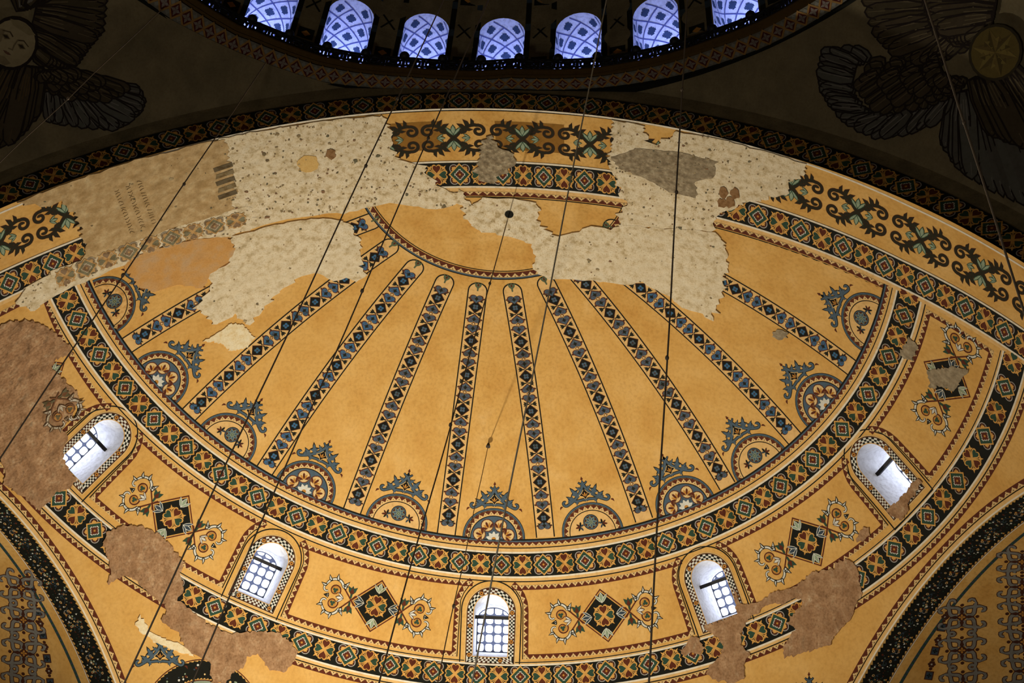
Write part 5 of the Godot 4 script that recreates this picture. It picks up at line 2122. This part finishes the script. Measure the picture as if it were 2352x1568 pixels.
	var lower := [
		["cream_left", [-64.27, 60.7, -64.37, 62.33, -62.41, 63.12, -58.67, 63.1, -57.89, 62.17, -59.46, 60.63, -62.31, 60.44, -64.8, 59.27]],
		["mud_left", [-85.59, 44.27, -85.26, 45.31, -84.27, 46.75, -82.34, 47.78, -80, 48.49, -77.34, 49.08, -76, 49.05, -76.47, 48.02, -76.87, 47.36, -75.91, 46.73, -74.22, 47.03, -72.6, 47.23, -70.17, 47.49, -69.17, 46.63, -68.44, 45.86, -68.04, 44.34, -66.5, 44.44, -65.47, 43.19, -64.33, 42.76, -61.38, 42.33, -61.23, 41.5, -62.18, 40.19, -61.87, 39.48, -62.3, 38.06, -64.52, 37.91, -66.58, 37.6, -67.86, 37.36, -68.84, 38.29, -70.42, 38.52]],
		["mud_mid", [-53.01, 39.69, -53.66, 40.71, -52.48, 42.11, -50.7, 43.03, -48.05, 43.37, -45.89, 43.19, -43.98, 42.7, -42.87, 42.51, -42.46, 41.22, -40.97, 40.22, -41.24, 39.16, -39.62, 39.01, -37.67, 38.66, -35.66, 38.45, -33.41, 38.45, -30.97, 39.53, -27.9, 40.26, -25.9, 39.89, -24.72, 39.28, -24.81, 37.92, -25.5, 36.85, -27.16, 36.71, -27.92, 37.09, -29.16, 37.64, -30.29, 37.16, -30.22, 36.27, -31.05, 35.26, -31.58, 34.07, -33.04, 33.6, -34.16, 35.3, -36.32, 35.3, -38.48, 35.87, -38.73, 36.55, -40.36, 36.52, -41.76, 36.73, -41.65, 37.72, -42.43, 38.18, -44.46, 38.27, -47.59, 38.77, -48.69, 38.23, -49.57, 36.98, -50.29, 38.1, -51.48, 38.81]],
		["cream_scrape", [-44.25, 36.13, -43.5, 35.98, -42.16, 35.3, -40.56, 35.35, -39.28, 35.55, -37.35, 35.68, -36.08, 35.23, -38.24, 34.88, -40.54, 34.73, -42.86, 34.85, -44.32, 35.14]],
		["mud_right", [48.69, 42.41, 50.53, 41.97, 51.14, 40.88, 50.09, 39.39, 49.83, 38.7, 48.42, 38.29, 47.29, 37.52, 46.45, 37.3, 44.48, 36.85, 42.93, 36.22, 40.21, 36.63, 37.17, 36.95, 37.37, 37.87, 38.7, 38.54, 39.97, 38.79, 39.11, 39.73, 40.07, 40.19, 41.78, 40.5, 42.24, 40.89, 41.62, 41.44, 39.79, 41.5, 37.17, 42.09, 36.27, 41.69, 34.73, 41.58, 33.13, 40.7, 32.5, 39.78, 32.76, 39.06, 33.2, 38.41, 31.99, 37.75, 31.53, 36.37, 29.71, 36.51, 27.95, 37.21, 26.96, 38.05, 27.94, 38.7, 29.68, 39.28, 30.3, 39.99, 29.91, 40.84, 28.38, 42.26, 33.34, 42.28, 34.18, 44.81, 34.32, 43.12, 35.6, 42.76, 37.34, 42.59, 39.38, 42.85, 40.91, 42.58, 42.5, 42.38, 44.52, 42.67, 45.22, 42.86, 46.18, 42.5, 48.22, 41.91]],
		["mud_small", [25.36, 40.93, 26.42, 41.69, 27.38, 41.39, 27.85, 40.32, 27.05, 39.85, 25.88, 40.3, 25.03, 40.03, 24.54, 40.76]],
		["mud_chip", [52.99, 42.99, 54.46, 43.37, 55.56, 43.08, 55.05, 42.49, 53.73, 42.4, 52.85, 42.69]],
		["mud_sill", [58.92, 43.17, 61.56, 42.97, 64.23, 43.12, 65.4, 43.11, 65.45, 42.55, 63.96, 42.25, 62.43, 42.3, 61.48, 41.66, 59.86, 41.57, 59.06, 42.51]],
		["grey_panel", [78.78, 47.29, 80.61, 46.13, 81.78, 45.29, 82.91, 43.78, 79.77, 44.27, 78.75, 44.31, 78.04, 45.76, 76.78, 46.38]],
		["grey_band", [78.45, 50.28, 81.61, 49.87, 81.17, 48.83, 78.73, 48.9, 78.05, 49.7]],
		["grey_rib", [67.62, 61.18, 68.82, 60.83, 69.56, 60.03, 68.3, 59.87, 66.93, 60.33, 66.8, 60.96]],
	]
	var how := {
		"pale_soffit": ["pale", "pale speckled bare plaster on the arch left of the scroll"], "tan_soffit": ["tan", "tan brown bare plaster on the left of the arch"], "pale_apex": ["pale", "wide pale patch of bare plaster cutting off the rib tops"],
		"pale_right": ["pale", "pale flaking bare plaster on the arch right of the scroll"], "grey_right": ["grey", "grey brown rough plaster within the pale patch"], "grey_scroll": ["grey", "grey plaster hole through the scroll and hearts band"],
		"ghost_strip": ["pale", "strip of bare plaster with ghosts of the hearts band"], "pale_left": ["pale", "pale patch of bare plaster over the left ribs"], "spot": ["spot", "round ochre repair spot"], "ochre_left": ["stain", "stained ochre plaster by the first lunette"],
		"cream_left": ["cream", "flaked cream patch"], "mud_left": ["mud", "brown mud plaster at far left"], "mud_mid": ["mud", "large brown mud plaster loss below the left windows"], "cream_scrape": ["cream", "cream scraped patch over the small arch"],
		"mud_right": ["mud", "large brown mud plaster loss below the right windows"], "mud_small": ["mud", "small brown plaster loss in the lower band"], "mud_chip": ["mud", "brown chip in the panel"], "mud_sill": ["mud", "brown mud plaster along the sill of the far right window"],
		"grey_panel": ["grey", "grey stain over the far right panel"], "grey_band": ["grey", "grey stain over the main band"], "grey_rib": ["grey", "grey chip on the last rib"]}
	var arch_to := func(p: Vector2, off: float) -> Vector3:
		return arch_pt(p.x, p.y / 100.0, off)
	var dome_to := func(p: Vector2, off: float) -> Vector3:
		return sph(p.x, p.y) * (R - off)
	var level := 0
	for u in upper:
		var thin: bool = u[0] in ["spot", "ochre_left", "grey_right"]
		patch("bare_plaster", ragged(u[1], 0.32 if not thin else 0.18, 0.35, 0.58, hash(u[0]) % 1000), Vector2(1.5, 1.0), arch_to, M[how[u[0]][0]], 0.027 + 0.002 * (level % 3) + (0.006 if thin or u[0] in ["tan_soffit", "ghost_strip"] else 0.0), how[u[0]][1], 0.003, semidome)
		level += 1
	for u in lower:
		patch("bare_plaster", ragged(u[1], 0.22, 0.2, 0.74, hash(u[0]) % 1000), Vector2(1.0, 0.8), dome_to, M[how[u[0]][0]], (0.030 if how[u[0]][0] == "mud" else 0.022), how[u[0]][1], 0.010 if how[u[0]][0] == "mud" else 0.002, semidome)
	# ghosts of the old hearts band on the plaster strip
	var h := bake(hearts_motif(), "barrel", R, 0, 0.039, 0.45, hexc("b8a684"))
	var z := bake(lozenge_motif(), "barrel", R, 0, 0.039, 0.45, hexc("b8a684"))
	for k in 9:
		var th := -39.0 + k * 1.98
		var f := arch_frame(th, -0.022 + 0.0005 * k)
		f.basis = f.basis * Basis.from_scale(Vector3(0.95, 1.0 - 0.02 * k, 1))
		put("ghost_motif", z if k % 2 else h, M.worn, semidome, f)
	# a worn leafy scroll that survives on the mud at far left
	var old := bake(panel_scroll(), "sphere", R, 0, 0.046, 0.35, hexc("9c7c5a"))
	var od := sph(-72.0, 45.6)
	var ot := frame(-72.0, 45.6).basis
	put("ghost_scroll", old, M.worn, semidome, Transform3D(ot * Basis(Vector3(0, 0, 1), -0.1), od * R), "worn remains of a leafy scroll on the mud plaster")
	# flecks of surviving paint and dirt scattered over the pale plaster
	rng.seed = 99
	var fleck := Solid.new()
	var cl := FastNoiseLite.new()
	cl.seed = 4
	cl.frequency = 0.55
	for u in [["pale_soffit", 1500], ["pale_apex", 160], ["pale_right", 700], ["ghost_strip", 400], ["pale_left", 90], ["tan_soffit", 120]]:
		var outline := PackedVector2Array()
		for w in upper:
			if w[0] == u[0]:
				outline = V2(w[1])
		var bb := Rect2(outline[0], Vector2.ZERO)
		for p in outline:
			bb = bb.expand(p)
		for k in u[1]:
			var p := bb.position + Vector2(rng.randf(), rng.randf()) * bb.size
			if not Geometry2D.is_point_in_polygon(p, outline) or cl.get_noise_2d(p.x * 0.7, p.y * 1.3) < 0.08:
				continue
			var c: Color = [hexc("7c6c4e"), hexc("93815c"), hexc("8a6a4c"), hexc("6e6850"), hexc("9c8862"), hexc("b09c74")][rng.randi() % 6]
			var sz := rng.randf_range(0.008, 0.026) * (1.9 if k % 13 == 0 else 1.0)
			var f := arch_frame(p.x, p.y / 100.0)
			var nn: Vector3 = -Vector3(f.origin.x, f.origin.y, minf(f.origin.z, 0.0)).normalized()
			var tx := f.basis.x
			var ty := nn.cross(tx).normalized()
			var b := fleck.v.size()
			var m := 7
			fleck.v.append(f.origin + nn * 0.041)
			fleck.n.append(nn)
			fleck.c.append(c)
			for j in m:
				var t := TAU * j / m
				var rr := sz * rng.randf_range(0.4, 1.3)
				fleck.v.append(f.origin + nn * 0.041 + tx * cos(t) * rr * 1.3 + ty * sin(t) * rr)
				fleck.n.append(nn)
				fleck.c.append(c)
			for j in m:
				fleck.i.append_array(PackedInt32Array([b, b + 1 + (j + 1) % m, b + 1 + j]))
	var fl := put("paint_flecks", fleck.mesh(), M.paint, semidome)
	fl.set_meta("kind", "stuff")
	# brown damp spots on the pale plaster at right
	for q in [[21.2, 4.3], [22.2, 4.7], [21.1, 2.2], [21.8, 2.8], [-14.0, 7.6]]:
		var wet := Flat.new()
		var blob := PackedVector2Array()
		for k in 11:
			blob.append(Vector2(cos(TAU * k / 11) * rng.randf_range(.09, .15), sin(TAU * k / 11) * rng.randf_range(.10, .19)))
		poly(wet, blob, hexc("94714c"), 0)
		put("damp_spot", bake(wet, "barrel", R, 0, 0.042), M.worn, semidome, arch_frame(q[0], q[1] / 100.0))
	# charcoal scribbles and a barred dark smudge on the tan plaster
	var mark := Flat.new()
	for k in 5:
		var y := 0.42 - k * 0.2
		poly(mark, V2([-.22 + .05 * (k % 2), y, .24, y + .06, .26, y - .06, -.2, y - .12]), hexc("8c7c5c") if k % 2 else hexc("6c6048"), 0)
	put("charcoal_smudge", bake(mark, "barrel", R, 0, 0.042), M.worn, semidome, arch_frame(-23.6, 0.060), "barred charcoal smudge")
	var scrib := Flat.new()
	rng.seed = 31
	for row in 3:
		for k in 16:
			var o := Vector2(-.3 + row * .28, -.62 + k * .085)
			stroke(scrib, V2([o.x - .05, o.y, o.x + rng.randf_range(-.03, .03), o.y + rng.randf_range(-.04, .05), o.x + .06, o.y + rng.randf_range(-.04, .04)]), .016, .008, hexc("7c6642"), 0)
	put("charcoal_scribble", bake(scrib, "barrel", R, 0, 0.042), M.worn, semidome, arch_frame(-31.6, 0.055) * Transform3D(Basis(Vector3(0, 0, 1), 0.12), Vector3.ZERO), "rows of faint charcoal scribbles")
	# the hook hole at the crown
	var hole := Flat.new()
	disc(hole, Vector2.ZERO, 0.11, K.ink, 0)
	put("hook_hole", bake(hole, "sphere", R, 0, 0.042), M.paint, semidome, arch_frame(1.55, -0.055), "dark hook hole at the crown")


# ---------------------------------------------------------------- cables

func tube(s: Solid, p0: Vector3, p1: Vector3, r: float, sides := 6) -> void:
	var t := (p1 - p0).normalized()
	var u := t.cross(Vector3(0.3, 0.1, 1)).normalized()
	var w := t.cross(u)
	var b := s.v.size()
	for p in [p0, p1]:
		for k in sides:
			var d := u * cos(TAU * k / sides) + w * sin(TAU * k / sides)
			s.v.append(p + d * r)
			s.n.append(d)
			s.c.append(Color.WHITE)
	for k in sides:
		var j := (k + 1) % sides
		s.i.append_array(PackedInt32Array([b + k, b + j, b + sides + j, b + k, b + sides + j, b + sides + k]))


func hang_cables() -> void:
	var list := [
		["hanging_cable", "thin dark cable slanting over the upper left seraph", -7.61, 16.20, 4.36, -8.72, 1.20, 7.95, 0.012, [0.393]],
		["hanging_cable", "dark cable with knots crossing the left arch from the cornice", -5.20, 15.80, 3.21, -6.36, -9.34, 8.36, 0.014, [0.271, 0.429]],
		["hanging_cable", "long dark cable passing the third dome window down to the lower left", -0.73, 15.28, 5.45, -4.28, -13.69, 6.37, 0.014, [0.157, 0.243]],
		["hanging_cable", "thin knotted cable just right of the long dark one, over the second left rib", 0.26, 15.37, 5.41, -3.43, -13.55, 6.10, 0.013, [0.207, 0.379]],
		["hanging_cable", "thin cable hung from the hook hole at the crown", 0.36, 15.43, -1.07, 0.20, -13.00, 8.21, 0.013, [0.143, 0.393]],
		["hanging_cable", "short thin cable with a black weight, hung on the ochre between the middle ribs", -0.21, 13.75, -7.08, 1.07, -8.50, 6.55, 0.010, [0.536]],
		["hanging_rope", "pale twisted rope in front of the middle window", 2.87, 14.86, 5.73, 1.18, -13.23, 6.20, 0.014, [0.25, 0.471]],
		["hanging_cable", "grey knotted rope right of the middle, hanging the full height of the picture", 4.61, 14.88, 5.74, 3.97, -13.03, 6.14, 0.016, [0.143, 0.271, 0.443]],
		["hanging_cable", "thick grey rope at the right over the seraph and arch", 9.35, 13.37, 6.87, 11.02, -1.45, 5.38, 0.024, [0.3, 0.514]],
	]
	var knot := SphereMesh.new()
	knot.radius = 0.032
	knot.height = 0.11
	knot.radial_segments = 8
	knot.rings = 5
	for c in list:
		var p0 := Vector3(c[2], c[3], c[4])
		var p1 := Vector3(c[5], c[6], c[7])
		var root := Node3D.new()
		root.name = c[0]
		root.position = p0
		add_child(root, true)
		tag(root, c[1], "cable", "", "")
		var s := Solid.new()
		# a slight twist and sag keeps it from being ruler straight
		var n := 24
		var last := Vector3.ZERO
		for k in range(1, n + 1):
			var f := float(k) / n
			var q := (p1 - p0) * f + Vector3(0.008 * sin(f * 19.0), 0, 0.008 * cos(f * 23.0)) * (1.0 - f) * f * 4.0
			tube(s, last, q, c[8])
			last = q
		put("strand", s.mesh(), M.rope if c[0] == "hanging_rope" else M.cable, root)
		for f in c[9]:
			put("knot", knot, M.cable, root, Transform3D(Basis.from_scale(Vector3.ONE * (1.0 + c[8] * 6.0)), (p1 - p0) * f))
		if "weight" in c[1]:
			var hook := CylinderMesh.new()
			hook.top_radius = 0.025
			hook.bottom_radius = 0.06
			hook.height = 0.13
			hook.radial_segments = 10
			put("weight", hook, M.beam, root, Transform3D(Basis.IDENTITY, (p1 - p0).normalized() * 0.06))
